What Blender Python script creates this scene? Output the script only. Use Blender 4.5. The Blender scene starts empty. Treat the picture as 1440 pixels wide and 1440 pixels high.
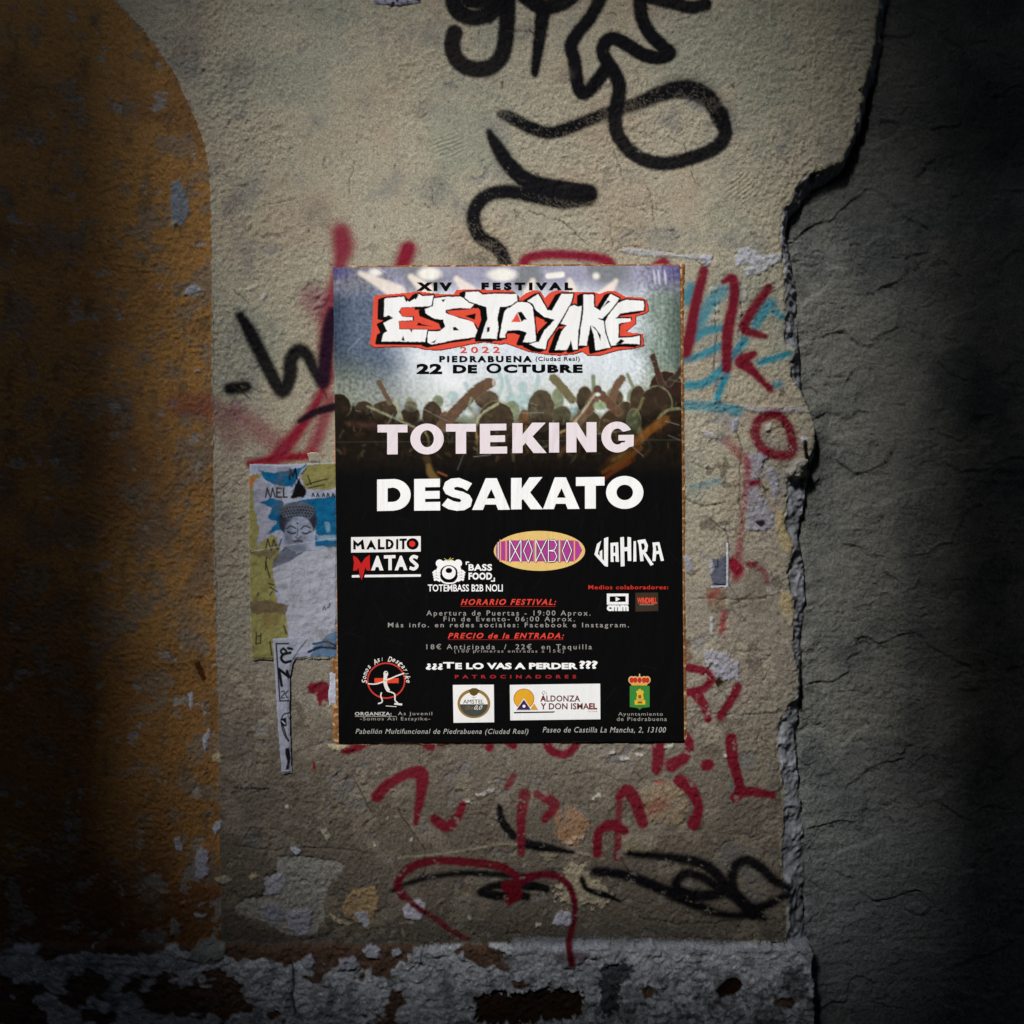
import bpy, math, random
import numpy as np
from mathutils import Vector

# ------------------------------------------------------------------ camera, world, sun, exposure
C = bpy.context.scene.collection
sc = bpy.context.scene
CAM_D = 1.35
cam = bpy.data.cameras.new('camera'); co = bpy.data.objects.new('camera', cam); C.objects.link(co)
co.location = (0, -CAM_D, 1.32); co.rotation_euler = (math.radians(90), 0, 0)
cam.sensor_width = 36; cam.lens = 36 * CAM_D / 1.44; cam.clip_start = 0.02; cam.clip_end = 300
sc.camera = co
AZ, EL = math.radians(28), math.radians(40)       # sun: to the left of the wall's normal, and up
S = Vector((-math.sin(AZ) * math.cos(EL), -math.cos(AZ) * math.cos(EL), math.sin(EL)))
w = bpy.data.worlds.new('World'); sc.world = w; w.use_nodes = True
nt = w.node_tree; bg = nt.nodes['Background']
sky = nt.nodes.new('ShaderNodeTexSky'); sky.sky_type = 'NISHITA'; sky.sun_disc = False
sky.sun_elevation = EL; sky.sun_rotation = math.atan2(S.x, S.y)
nt.links.new(sky.outputs[0], bg.inputs[0]); bg.inputs[1].default_value = 0.06
sl = bpy.data.lights.new('sun', 'SUN'); sl.energy = 1.5; sl.angle = math.radians(10); sl.color = (1, .985, .955)
so = bpy.data.objects.new('sun', sl); C.objects.link(so)
so.rotation_euler = S.to_track_quat('Z', 'Y').to_euler(); so.location = S * 6
sc.view_settings.view_transform = 'Standard'; sc.view_settings.look = 'None'
sc.view_settings.exposure = 1.5; sc.view_settings.gamma = 1; sc.view_settings.use_curve_mapping = False

# ------------------------------------------------------------------ helpers
# px, py are millimetres on the wall: px to the right, py down; h is how far a point stands out of the wall
def lin(c):
    c = np.asarray(c, float) / 255.0
    return np.where(c <= .04045, c / 12.92, ((c + .055) / 1.055) ** 2.4)
def world(px, py, h): return ((px - 720) / 1000.0, -h / 1000.0, (2040 - py) / 1000.0)

def pn(x, y, seed=0):
    """gradient noise, about -1..1"""
    xi = np.floor(x).astype(np.int64); yi = np.floor(y).astype(np.int64)
    xf = (x - xi).astype(np.float32); yf = (y - yi).astype(np.float32)
    u = xf * xf * xf * (xf * (xf * 6 - 15) + 10); v = yf * yf * yf * (yf * (yf * 6 - 15) + 10)
    def g(ix, iy, fx, fy):
        k = (ix * 374761393 + iy * 668265263 + seed * 1442695041) & 0xffffffff
        k = ((k ^ (k >> 13)) * 1274126177) & 0xffffffff; k = k ^ (k >> 16)
        a = (k & 1023).astype(np.float32) * (2 * math.pi / 1024)
        return np.cos(a) * fx + np.sin(a) * fy
    n0 = g(xi, yi, xf, yf); n1 = g(xi + 1, yi, xf - 1, yf)
    n2 = g(xi, yi + 1, xf, yf - 1); n3 = g(xi + 1, yi + 1, xf - 1, yf - 1)
    a = n0 + u * (n1 - n0); b = n2 + u * (n3 - n2)
    return (a + v * (b - a)) * 1.5
def fbm(x, y, wl, oct=3, seed=0, gain=.5):
    s = 0; a = 1; t = 0
    for i in range(oct):
        s = s + a * pn(x / wl + 13.7 * i, y / wl - 7.1 * i, seed + i); t += a; a *= gain; wl /= 2.03
    return s / t * 1.3
def sstep(a, b, x):
    t = np.clip((x - a) / (b - a), 0, 1); return t * t * (3 - 2 * t)
def seg_d(X, Y, a, b):
    ax, ay = a; bx, by = b; dx, dy = bx - ax, by - ay; L = dx * dx + dy * dy + 1e-9
    t = np.clip(((X - ax) * dx + (Y - ay) * dy) / L, 0, 1)
    return np.hypot(X - ax - t * dx, Y - ay - t * dy), t
def smooth_path(pts, n=6):
    """Catmull-Rom through (x, y, r)"""
    p = [np.array(q, float) for q in pts]; out = []
    if len(p) < 3: return p
    p = [2 * p[0] - p[1]] + p + [2 * p[-1] - p[-2]]
    for i in range(1, len(p) - 2):
        for k in range(n):
            t = k / n; a, b, c, d = p[i - 1], p[i], p[i + 1], p[i + 2]
            out.append(.5 * ((2 * b) + (c - a) * t + (2 * a - 5 * b + 4 * c - d) * t * t + (3 * b - 3 * c + d - a) * t ** 3))
    out.append(p[-2]); return out
def poly_sd(X, Y, poly):
    """signed distance to a polygon, negative inside"""
    d = np.full(X.shape, 1e9, np.float32); ins = np.zeros(X.shape, bool); n = len(poly)
    for i in range(n):
        a, b = poly[i], poly[(i + 1) % n]
        d = np.minimum(d, seg_d(X, Y, a, b)[0])
        c = ((a[1] > Y) != (b[1] > Y)) & (X < (b[0] - a[0]) * (Y - a[1]) / (b[1] - a[1] + 1e-12) + a[0]); ins ^= c
    return np.where(ins, -d, d)

class Sheet:
    """a patch of points carrying height and base colour that marks are laid onto"""
    def __init__(s, xs, ys):
        s.xs, s.ys = xs, ys
        s.X, s.Y = [a.astype(np.float32) for a in np.meshgrid(xs, ys)]
        s.H = np.zeros(s.X.shape, np.float32); s.col = np.zeros(s.X.shape + (3,), np.float32)
        s.id = np.zeros(s.X.shape, np.int32); s.grain = None
    def box(s, x0, y0, x1, y1):
        i0, i1 = np.searchsorted(s.xs, [x0, x1]); j0, j1 = np.searchsorted(s.ys, [y0, y1])
        return (slice(max(j0, 0), j1), slice(max(i0, 0), i1))
    def mix(s, w, a, c, sr=True):
        c = lin(c) if sr else np.asarray(c)
        s.col[w] += (c - s.col[w]) * a[..., None]
    def poly(s, poly, c=None, soft=1.0, rough=0, wl=8, dh=0, seed=0, a=1, pid=None, sd_only=False, tex=0):
        P = np.array(poly, float); m = soft + rough + 6
        w = s.box(P[:, 0].min() - m, P[:, 1].min() - m, P[:, 0].max() + m, P[:, 1].max() + m)
        X, Y = s.X[w], s.Y[w]
        if X.size == 0: return
        d = poly_sd(X, Y, poly)
        if rough: d = d + rough * fbm(X, Y, wl, 3, seed + 50, .6)
        al = sstep(soft, -soft, d) * a
        if c is not None:
            if tex:
                k = 1 + tex * fbm(X, Y, 9, 3, seed + 9)
                tgt = lin(c) * k[..., None]; s.col[w] += (tgt - s.col[w]) * al[..., None]
            else: s.mix(w, al, c)
        if dh: s.H[w] += dh * sstep(1.2, -1.2, d)
        if pid is not None: s.id[w][al > .5] = pid
    def ell(s, cx, cy, rx, ry, c, soft=1.0, a=1, ang=0):
        m = max(rx, ry) + soft + 2; w = s.box(cx - m, cy - m, cx + m, cy + m); X, Y = s.X[w] - cx, s.Y[w] - cy
        ca, sa = math.cos(ang), math.sin(ang); X, Y = X * ca + Y * sa, -X * sa + Y * ca
        d = (np.sqrt((X / rx) ** 2 + (Y / ry) ** 2) - 1) * min(rx, ry)
        s.mix(w, sstep(soft, -soft, d) * a, c)
    def stroke(s, pts, r=None, c=(0, 0, 0), soft=1.5, a=1, rough=0, seed=0, pid=None, smooth=True, dry=0, dh=0):
        p = [tuple(q) + ((r,) if len(q) == 2 else ()) for q in pts]
        if len(p) == 1: p = p + [(p[0][0] + .1, p[0][1], p[0][2])]
        q = smooth_path(p) if smooth else [np.array(z, float) for z in p]
        A = np.array(q); m = A[:, 2].max() + soft + rough + 3
        w = s.box(A[:, 0].min() - m, A[:, 1].min() - m, A[:, 0].max() + m, A[:, 1].max() + m)
        X, Y = s.X[w], s.Y[w]
        if X.size == 0: return
        D = np.full(X.shape, 1e9, np.float32)
        for i in range(len(q) - 1):
            d, t = seg_d(X, Y, q[i][:2], q[i + 1][:2]); D = np.minimum(D, d - (q[i][2] + (q[i + 1][2] - q[i][2]) * t))
        if rough: D = D + rough * pn(X / 2.6, Y / 2.6, seed + 77) + rough * .6 * pn(X / 9, Y / 9, seed + 78)
        al = sstep(soft, -soft, D) * a
        if dry:
            n = pn(X / 2.3, Y / 2.3, seed + 5) + .5 * s.H[w]
            al = al * (1 - dry * sstep(.1, -.35, n))
        s.mix(w, al, c)
        if dh: s.H[w] += dh * sstep(.8, -.8, D)
        if pid is not None: s.id[w][al > .4] = pid
    def build(s, name, mask=None, m=None, parent=None, hoff=0.0, thick=0):
        H = s.H + hoff; ny, nx = s.X.shape
        if mask is None: mask = np.ones((ny - 1, nx - 1), bool)
        j, i = np.nonzero(mask); f = np.stack([j * nx + i, (j + 1) * nx + i, (j + 1) * nx + i + 1, j * nx + i + 1], 1)
        u, inv = np.unique(f, return_inverse=True); inv = inv.reshape(f.shape).astype(np.int32)
        P = np.stack([(s.X.ravel()[u] - 720) / 1000, -H.ravel()[u] / 1000, (2040 - s.Y.ravel()[u]) / 1000], 1).astype(np.float32)
        me = bpy.data.meshes.new(name); me.vertices.add(len(u)); me.vertices.foreach_set('co', P.ravel())
        me.loops.add(inv.size); me.loops.foreach_set('vertex_index', inv.ravel())
        me.polygons.add(len(inv)); me.polygons.foreach_set('loop_start', np.arange(0, inv.size, 4, dtype=np.int32))
        me.polygons.foreach_set('use_smooth', np.ones(len(inv), bool))
        me.update(calc_edges=True)
        at = me.color_attributes.new('albedo', 'FLOAT_COLOR', 'POINT')
        cc = np.ones((len(u), 4), np.float32); cc[:, :3] = np.clip(s.col.reshape(-1, 3)[u], .002, .9)
        if s.grain is not None: cc[:, 3] = s.grain.ravel()[u]
        at.data.foreach_set('color', cc.ravel())
        if s.normals is not None and len(u):
            me.normals_split_custom_set_from_vertices(s.normals.reshape(-1, 3)[u].tolist())
        me.materials.append(m)
        o = bpy.data.objects.new(name, me); C.objects.link(o); o.parent = parent
        return o
    normals = None

def material(name, attr=True, color=(.5, .5, .5), rough=.9, spec=.3, grain=0.0, gscale=900, bump=0.0, bscale=600, bdist=.0004, wrinkle=0.0):
    m = bpy.data.materials.new(name); m.use_nodes = True; n = m.node_tree.nodes; l = m.node_tree.links; b = n['Principled BSDF']
    b.inputs['Roughness'].default_value = rough; b.inputs['Specular IOR Level'].default_value = spec
    tc = n.new('ShaderNodeTexCoord')
    if attr:
        a = n.new('ShaderNodeVertexColor'); a.layer_name = 'albedo'; src = a.outputs[0]
    else:
        a = n.new('ShaderNodeRGB'); a.outputs[0].default_value = (*color, 1); src = a.outputs[0]
    if grain:
        t = n.new('ShaderNodeTexNoise'); t.inputs['Scale'].default_value = gscale; t.inputs['Detail'].default_value = 3
        l.new(tc.outputs['Object'], t.inputs['Vector'])
        r = n.new('ShaderNodeMapRange'); r.inputs[1].default_value = .3; r.inputs[2].default_value = .7
        r.inputs[3].default_value = 1 - grain; r.inputs[4].default_value = 1 + grain; l.new(t.outputs[0], r.inputs[0])
        x = n.new('ShaderNodeVectorMath'); x.operation = 'SCALE'; l.new(src, x.inputs[0]); l.new(r.outputs[0], x.inputs['Scale']); src = x.outputs[0]
    l.new(src, b.inputs['Base Color'])
    prev = None
    if bump:
        t = n.new('ShaderNodeTexNoise'); t.inputs['Scale'].default_value = bscale; t.inputs['Detail'].default_value = 4
        l.new(tc.outputs['Object'], t.inputs['Vector'])
        bp = n.new('ShaderNodeBump'); bp.inputs['Strength'].default_value = bump; bp.inputs['Distance'].default_value = bdist
        l.new(t.outputs[0], bp.inputs['Height']); prev = bp
        if attr and wrinkle == 0: mm = n.new('ShaderNodeMath'); mm.operation = 'MULTIPLY'; mm.inputs[1].default_value = bump; l.new(a.outputs['Alpha'], mm.inputs[0]); l.new(mm.outputs[0], bp.inputs['Strength'])
    if wrinkle:
        mp = n.new('ShaderNodeMapping'); mp.inputs['Scale'].default_value = (28, 1, 7); l.new(tc.outputs['Object'], mp.inputs[0])
        t = n.new('ShaderNodeTexNoise'); t.inputs['Scale'].default_value = 1.0; t.inputs['Detail'].default_value = 3; t.inputs['Distortion'].default_value = 1.2
        l.new(mp.outputs[0], t.inputs['Vector'])
        bp = n.new('ShaderNodeBump'); bp.inputs['Strength'].default_value = wrinkle; bp.inputs['Distance'].default_value = .004
        l.new(t.outputs[0], bp.inputs['Height'])
        if prev: l.new(prev.outputs[0], bp.inputs['Normal'])
        prev = bp
    if prev: l.new(prev.outputs[0], b.inputs['Normal'])
    return m

def tag(o, label=None, cat=None, group=None, kind=None):
    if label: o['label'] = label
    if cat: o['category'] = cat
    if group: o['group'] = group
    if kind: o['kind'] = kind
    return o
def empty(name, px, py, label, cat):
    o = bpy.data.objects.new(name, None); C.objects.link(o); o.empty_display_size = .05
    o.location = world(px, py, 0); return tag(o, label, cat)
def adopt(o, parent):
    o.parent = parent; o.matrix_parent_inverse = parent.matrix_basis.inverted(); return o

M_wall = material('weathered_plaster', rough=.93, spec=.06, grain=.3, gscale=430, bump=.85, bscale=190, bdist=.0024)
M_paint = material('spray_paint', rough=.75, spec=.05, grain=.12, gscale=600, bump=.8, bscale=210, bdist=.0024)
M_rub = material('broken_mortar', rough=.95, spec=.05, grain=.2, gscale=300, bump=.6, bscale=170, bdist=.002)
M_dark = material('grey_cement', rough=.95, spec=.05, grain=.3, gscale=300, bump=1, bscale=150, bdist=.004)

# ------------------------------------------------------------------ the wall: one relief from left to right
STEP = 1.8
xs = np.concatenate([np.arange(-1600, -4, 20), np.arange(-4, 234, 4), np.arange(234, 1208, STEP), np.arange(1208, 1446, 4), np.arange(1460, 2900, 20)])
ys = np.concatenate([np.arange(-1500, -12, 20), np.arange(-12, 1446, STEP), np.arange(1460, 2041, 20)])
W = Sheet(xs, ys); X, Y = W.X, W.Y

ochre_edge = np.interp(Y, [-1500, -60, 0, 40, 95, 140, 175, 210, 250, 300, 800, 900, 1000, 1330, 2100],
                       [-400, 90, 160, 200, 240, 262, 278, 290, 295, 297, 300, 303, 307, 311, 311]) + 1.0 * pn(X / 30, Y / 14, 3)
coat = [(-1700, -1550), (-1700, 1327), (1108, 1327),
        (1110, 1290), (1114, 1262), (1103, 1235), (1101, 1200), (1106, 1150), (1104, 1110), (1098, 1080), (1096, 1060), (1095, 1040), (1098, 1015),
        (1108, 1000), (1120, 985), (1125, 965), (1121, 940), (1117, 915), (1119, 860), (1113, 830), (1110, 805), (1115, 790), (1117, 765),
        (1107, 750), (1104, 730), (1108, 700), (1107, 675), (1117, 664), (1136, 652), (1141, 638), (1147, 618), (1148, 602), (1145, 588), (1138, 574), (1130, 558),
        (1122, 543), (1115, 530), (1113, 508), (1121, 502), (1120, 490), (1108, 484), (1105, 470), (1107, 440), (1107, 400), (1103, 370), (1101, 350), (1099, 325),
        (1102, 305), (1106, 290), (1116, 282), (1121, 268), (1131, 252), (1146, 243), (1166, 235), (1184, 228), (1192, 212), (1199, 198),
        (1208, 172), (1214, 130), (1230, 80), (1236, 20), (1252, -60), (1260, -300), (1270, -1550)]
outer = [(-1700, -1550), (1286, -1550), (1276, -300), (1266, -60), (1250, 20), (1243, 80), (1226, 134), (1217, 176), (1204, 200), (1194, 226), (1184, 240), (1165, 250), (1146, 262),
         (1133, 276), (1124, 292), (1116, 302), (1112, 320), (1115, 350), (1124, 395), (1123, 430), (1129, 480), (1134, 520), (1133, 545), (1141, 565), (1150, 590),
         (1153, 610), (1148, 650), (1140, 690), (1133, 730), (1129, 760), (1134, 800), (1139, 850), (1133, 895), (1132, 930), (1130, 965), (1128, 1000), (1126, 1060),
         (1127, 1110), (1132, 1140), (1135, 1200), (1136, 1300), (1138, 1330), (1141, 1380), (1143, 1440), (1145, 2100), (-1700, 2100)]
jag = 2.0 * fbm(X, Y, 16, 3, 21, .65) + 2.6 * fbm(X, Y, 34, 2, 64)
d_coat = np.full(X.shape, -500, np.float32); d_out = d_coat.copy()
wr = W.box(1040, -1510, 2950, 2050); d_coat[wr] = poly_sd(X[wr], Y[wr], coat) + jag[wr] * .9
d_out[wr] = poly_sd(X[wr], Y[wr], outer) + jag[wr] * 1.3
plinth = sstep(1322, 1332, Y + 5 * pn(X / 45, 0 * Y, 31) + 2 * pn(X / 9, Y / 9, 32)) * (d_out < 0)
is_plinth = plinth > .5
is_coat = (d_coat < 0) & ~is_plinth
is_rubble = (d_coat >= 0) & (d_out < 0) & ~is_plinth
is_recess = d_out >= 0

# relief
near = ((X > 180) & (X < 1260) & (Y > -30) & (Y < 1460)).astype(np.float32)
poster_zone = sstep(18, -6, np.maximum(np.abs(X - 715) - 248, np.abs(Y - 709) - 338))
und = 3.2 * fbm(X, Y, 210, 2, 1)
st1 = pn(X / 8.5, Y / 7.5, 4); st2 = pn(X / 4.4, Y / 4.1, 5); st3 = pn(X / 17, Y / 14, 6)
stw = .62 + .5 * fbm(X, Y, 130, 2, 7)                       # where the stucco is coarse
stw = np.clip(stw + .35 * sstep(420, 300, X) + .3 * sstep(1000, 1100, X) - .35 * sstep(220, 90, np.hypot(X - 560, Y - 230)), .25, 1.25)
stucco = stw * (1.25 * np.maximum(st1, -.4) + 1.0 * st2 + .7 * st3 + .35 * pn(X / 3.7 + .5 * st3, Y / 3.3, 10))
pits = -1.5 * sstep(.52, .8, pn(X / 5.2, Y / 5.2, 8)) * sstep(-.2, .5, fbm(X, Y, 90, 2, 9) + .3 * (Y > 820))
H = und + stucco + pits
# trowel drag marks
for (cx, cy, rx, ry, an) in [(630, 205, 26, 20, 1.2), (1045, 262, 28, 26, .9), (700, 1180, 200, 8, 0), (860, 120, 90, 8, .1), (1030, 545, 60, 10, 0)]:
    e = sstep(1.2, .5, np.hypot((X - cx) / rx, (Y - cy) / ry)); q = (X - cx) * math.cos(an) + (Y - cy) * math.sin(an)
    H += e * .6 * np.sin(q * 1.1 + 2 * pn(X / 25, Y / 25, 12))
# flat sandy base with old layers gone, lower right
low = sstep(880, 960, Y + 40 * fbm(X, Y, 120, 2, 15)) * sstep(400, 520, X + .2 * (Y - 900))
H += low * (.5 * pn(X / 3.6, Y / 3.6, 16) - .5)
H *= 1 - .62 * poster_zone
H -= .9 * (X < ochre_edge) * (1 - is_plinth)                # the ochre coat lies a hair lower than the cream one
H[is_plinth] = (9 * plinth + 2.5 * fbm(X, Y, 70, 2, 17) + 1.9 * pn(X / 11, Y / 8, 18) + 1.3 * pn(X / 4.6, Y / 4.2, 19))[is_plinth]
# broken edge and recess
t = np.clip(d_coat / np.maximum(d_coat - d_out, 1), 0, 1)
chunk = fbm(X, Y, 26, 3, 23, .6)
Hr = -5 - 16 * t ** 1.3 + 7 * chunk + 1.3 * pn(X / 6, Y / 6, 24)
H = np.where(is_rubble, Hr, H)
n0 = fbm(X, Y, 80, 2, 63)
rec = -30 + 5 * fbm(X, Y, 160, 2, 26) + 1.0 * pn(X / 34 + .8 * n0, Y / 8.5 + .5 * n0, 27) * np.clip(.4 + n0, 0, 1.4) + 1.4 * fbm(X, Y, 18, 3, 28) + 2.2 * np.minimum(0, pn(X / 8 + n0, Y / 4.2, 29) + .15) * np.clip(.3 - n0, 0, 1) + 2.5 * sstep(.02, -.02, fbm(X, Y * 1.6, 150, 3, 62))
rec += 8 * sstep(40, 0, d_out) * (.5 + .5 * fbm(X, Y, 30, 2, 30)) * (Y > 330)
H = np.where(is_recess, rec, H)
H = np.where(is_coat, H - 2.2 * sstep(-5, 0, d_coat), H)
W.H = H.astype(np.float32)
W.grain = np.clip(.12 + .75 * stw + .5 * (Y > 900) + .5 * fbm(X, Y, 60, 2, 81), .12, 1).astype(np.float32)

# base colours of the layers
def mixc(a, b, t): return a + (b - a) * t[..., None]
cream = np.broadcast_to(np.array([.35, .318, .24]), X.shape + (3,)).astype(np.float32)
warm = np.array([.34, .285, .21]); brown = np.array([.145, .121, .096]); grey = np.array([.20, .195, .18]); green = np.array([.27, .275, .215])
n1 = fbm(X, Y, 190, 3, 40); n2 = fbm(X, Y, 60, 3, 41); n3 = fbm(X, Y, 22, 3, 42)
col = mixc(cream, warm, sstep(-.1, .6, n1 + .3 * n2))
col = mixc(col, green, sstep(.05, .6, -n1 + .3 * n3) * .8)
col = mixc(col, grey, sstep(.15, .8, fbm(X, Y, 75, 3, 43) + .35 * fbm(X * 3, Y, 80, 2, 44)) * .6)
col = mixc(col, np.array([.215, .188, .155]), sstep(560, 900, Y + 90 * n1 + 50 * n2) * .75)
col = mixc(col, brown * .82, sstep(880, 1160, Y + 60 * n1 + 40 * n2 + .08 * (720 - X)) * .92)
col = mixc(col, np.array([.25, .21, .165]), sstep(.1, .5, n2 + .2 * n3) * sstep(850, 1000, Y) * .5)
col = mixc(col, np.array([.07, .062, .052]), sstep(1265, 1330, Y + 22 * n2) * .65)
col = mixc(col, np.array([.11, .10, .085]), sstep(.35, .8, fbm(X, Y, 30, 3, 45)) * .35)
col *= (1 + .10 * st1 + .07 * pn(X / 3, Y / 3, 46))[..., None]
col *= (1 - .45 * sstep(.5, .85, pn(X / 5.2, Y / 5.2, 8)))[..., None]  # pits darkened in the colour too, adding shade to their relief
oc = mixc(np.broadcast_to(np.array([.36, .19, .062]), col.shape), np.array([.24, .125, .05]), sstep(-.2, .6, n1 + .6 * n2))
oc = mixc(oc, np.array([.20, .155, .11]), sstep(-.05, .5, n2 + .5 * n3) * .6 * sstep(420, 620, Y) * sstep(1000, 850, Y))
oc = mixc(oc, np.array([.17, .07, .028]), sstep(1180, 1270, Y + 30 * n2) * .8)
oc = mixc(oc, np.array([.20, .10, .035]), sstep(870, 950, Y) * sstep(1200, 1130, Y) * .6)
oc = mixc(oc, np.array([.20, .165, .125]), sstep(.12, .3, fbm(X, Y, 60, 4, 65, .65)) * .7)
oc = mixc(oc, np.array([.12, .085, .05]), sstep(.15, .6, fbm(X * 2.2, Y, 60, 4, 66, .65)) * .6)
oc *= .86
oc *= (1 + .12 * st1 + .08 * pn(X / 3, Y / 3, 47))[..., None]
isoc = (X < ochre_edge) & ~is_plinth
REG = np.clip(sstep(955, 1010, X) * sstep(520, 620, Y) + sstep(860, 1010, Y) * sstep(300, 330, X), 0, 1) * (~poster_zone.astype(bool) | True)
pk = fbm(X, Y, 78, 5, 71, .62); peel = sstep(.20, .225, pk - .13 * (1 - REG) * 2) * (~is_plinth) * (~isoc)
tone = sstep(-.1, .3, fbm(X, Y, 50, 2, 73))
pc_ = mixc(np.broadcast_to(np.array([.30, .262, .20]), col.shape), np.array([.215, .205, .20]), tone) * (.62 + .38 * sstep(1150, 900, Y))[..., None]
col = mixc(col, pc_, peel * .75)
pk2 = fbm(X, Y, 40, 5, 74, .66); peel2 = sstep(.30, .33, pk2 - .3 * (1 - REG)) * (~is_plinth) * (~isoc)
col = mixc(col, np.array([.11, .088, .066]), peel2 * .7)
W.H = (W.H - (1.1 * peel + .8 * peel2) * is_coat).astype(np.float32)
opeel = sstep(.30, .32, fbm(X, Y, 42, 5, 75, .66) + .22 * sstep(1150, 1280, Y) - .1) * isoc
oc = mixc(oc, np.array([.24, .235, .225]), opeel * .8); W.H = (W.H - .9 * opeel).astype(np.float32)
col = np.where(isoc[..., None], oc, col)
# plinth: blue-grey limewash that flakes to brown and black underneath
pl = mixc(np.broadcast_to(np.array([.50, .535, .59]), col.shape), np.array([.27, .285, .31]), sstep(-.1, .5, n3))
expo = sstep(.20, .28, fbm(X, Y * 1.3, 85, 4, 52, .6) - .25 * sstep(700, 900, X) + .14 * sstep(430, 260, X) + .42 * sstep(1352, 1330, Y + 6 * n3) * sstep(720, 560, X))
pl = mixc(pl, np.array([.115, .07, .048]), expo)
pl = mixc(pl, np.array([.085, .085, .092]), sstep(.1, .55, fbm(X, Y, 55, 4, 53, .65) + .12 * sstep(760, 860, X) * sstep(1350, 1380, Y)) * .7 * sstep(1340, 1375, Y))
pl = mixc(pl, np.array([.06, .058, .06]), sstep(.02, .35, fbm(X, Y, 13, 4, 82, .7)) * .75 * sstep(1352, 1385, Y + 14 * n2) * sstep(560, 800, X + 60 * n1))
pl *= (1 + .35 * pn(X / 4, Y / 3.4, 54) + .2 * st3)[..., None]
W_plh = expo * 1.6
W.H = np.where(is_plinth, W.H - W_plh, W.H).astype(np.float32)
col = np.where(is_plinth[..., None], pl, col)
rb = mixc(np.broadcast_to(np.array([.21, .215, .235]), col.shape), np.array([.34, .355, .40]), sstep(0, .5, chunk))
rb = mixc(rb, np.array([.07, .07, .075]), sstep(.3, .9, -fbm(X, Y, 24, 2, 55)))
col = np.where(is_rubble[..., None], rb, col)
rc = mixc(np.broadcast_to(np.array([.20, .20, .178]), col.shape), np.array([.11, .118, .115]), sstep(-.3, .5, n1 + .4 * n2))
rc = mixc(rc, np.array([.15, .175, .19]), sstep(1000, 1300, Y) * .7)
rc = mixc(rc, np.array([.02, .02, .022]), sstep(345, 250, Y + 16 * n2 + .25 * (X - 1150)) * .5)  # shade under the overhang painted into the top of the recess
rc *= (1 + .16 * fbm(X, Y * 3, 24, 3, 56))[..., None]
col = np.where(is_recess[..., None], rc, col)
# chalky rim where the coat broke off
rim = is_coat & (d_coat > -4.5 + 2 * n3)
col = np.where(rim[..., None], mixc(col, np.array([.36, .33, .25]), np.full(X.shape, .6)), col)
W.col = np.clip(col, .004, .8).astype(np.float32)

# hairline cracks
def crack(pts, r=.55, depth=1.6, seed=0):
    rnd = random.Random(seed); q = []
    for a, b in zip(pts[:-1], pts[1:]):
        n = max(1, int(math.hypot(b[0] - a[0], b[1] - a[1]) / 8))
        for k in range(n): q.append((a[0] + (b[0] - a[0]) * k / n + rnd.uniform(-1.8, 1.8), a[1] + (b[1] - a[1]) * k / n + rnd.uniform(-1.8, 1.8)))
    q.append(pts[-1])
    W.stroke(q, r, (38, 33, 28), soft=.9, smooth=False, a=.75, dh=-depth)
for k, p in enumerate([[(862, 210), (870, 230), (878, 262)], [(910, 260), (918, 290), (920, 320), (926, 327)], [(972, 232), (976, 255), (985, 262)],
                       [(745, 297), (790, 312), (812, 330), (828, 345)], [(860, 315), (861, 350)], [(850, 360), (880, 345), (920, 352), (960, 357), (1003, 362)],
                       [(1020, 110), (1035, 128)], [(370, 290), (395, 285), (415, 280)], [(940, 190), (960, 205), (966, 215)], [(950, 570), (1035, 571), (1090, 577), (1140, 570)],
                       [(1025, 823), (1038, 845), (1045, 870)], [(412, 1060), (440, 1048), (470, 1040)], [(345, 1120), (378, 1108)], [(590, 1040), (592, 1078)],
                       [(1135, 1240), (1165, 1262), (1185, 1268), (1199, 1262)], [(1160, 1060), (1176, 1082), (1190, 1100)], [(1150, 1022), (1168, 1030), (1180, 1018)],
                       [(1163, 463), (1180, 458), (1192, 452)], [(1178, 980), (1199, 978)], [(350, 545), (375, 552)], [(490, 270), (492, 250), (500, 225)], [(608, 262), (610, 288)],
                       [(700, 1312), (760, 1316), (850, 1322), (960, 1318), (1080, 1326)], [(800, 1090), (840, 1085), (875, 1100)], [(1072, 610), (1100, 600), (1116, 603)],
                       [(330, 410), (352, 430)], [(880, 290), (912, 288), (940, 300)], [(300, 425), (300, 700), (304, 900)], [(412, 1350), (416, 1370), (414, 1395), (418, 1420)]]):
    crack(p, seed=k, r=.5 if k != 28 else 2.2)
W.stroke([(330, 1108), (378, 1109)], 1.2, (25, 25, 28), soft=.8)
for k, p in enumerate([[(1036, 600), (1044, 640), (1040, 690), (1046, 740)], [(1005, 420), (1008, 470), (1004, 520), (1010, 560)], [(1040, 400), (1044, 440), (1038, 480)], [(960, 700), (990, 712), (1020, 706)],
                       [(975, 650), (1000, 660)], [(1062, 668), (1078, 690), (1072, 720)], [(1000, 730), (1020, 745), (1024, 762)], [(985, 840), (1040, 845), (1090, 838)], [(970, 1000), (1040, 1008), (1100, 1000)],
                       [(560, 1140), (600, 1200), (596, 1240)], [(330, 1190), (380, 1196), (450, 1190), (520, 1200)], [(900, 1290), (960, 1300), (1030, 1296)], [(400, 980), (402, 1040)], [(500, 1100), (520, 1140)]]):
    crack(p, seed=60 + k, r=.8, depth=1.9)
# thin scar running across, lower wall
W.stroke([(560, 1207), (620, 1202), (680, 1192), (722, 1187), (800, 1196), (850, 1208)], 1.6, (140, 132, 112), soft=1, rough=.8, a=.8, dh=.8)

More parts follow.
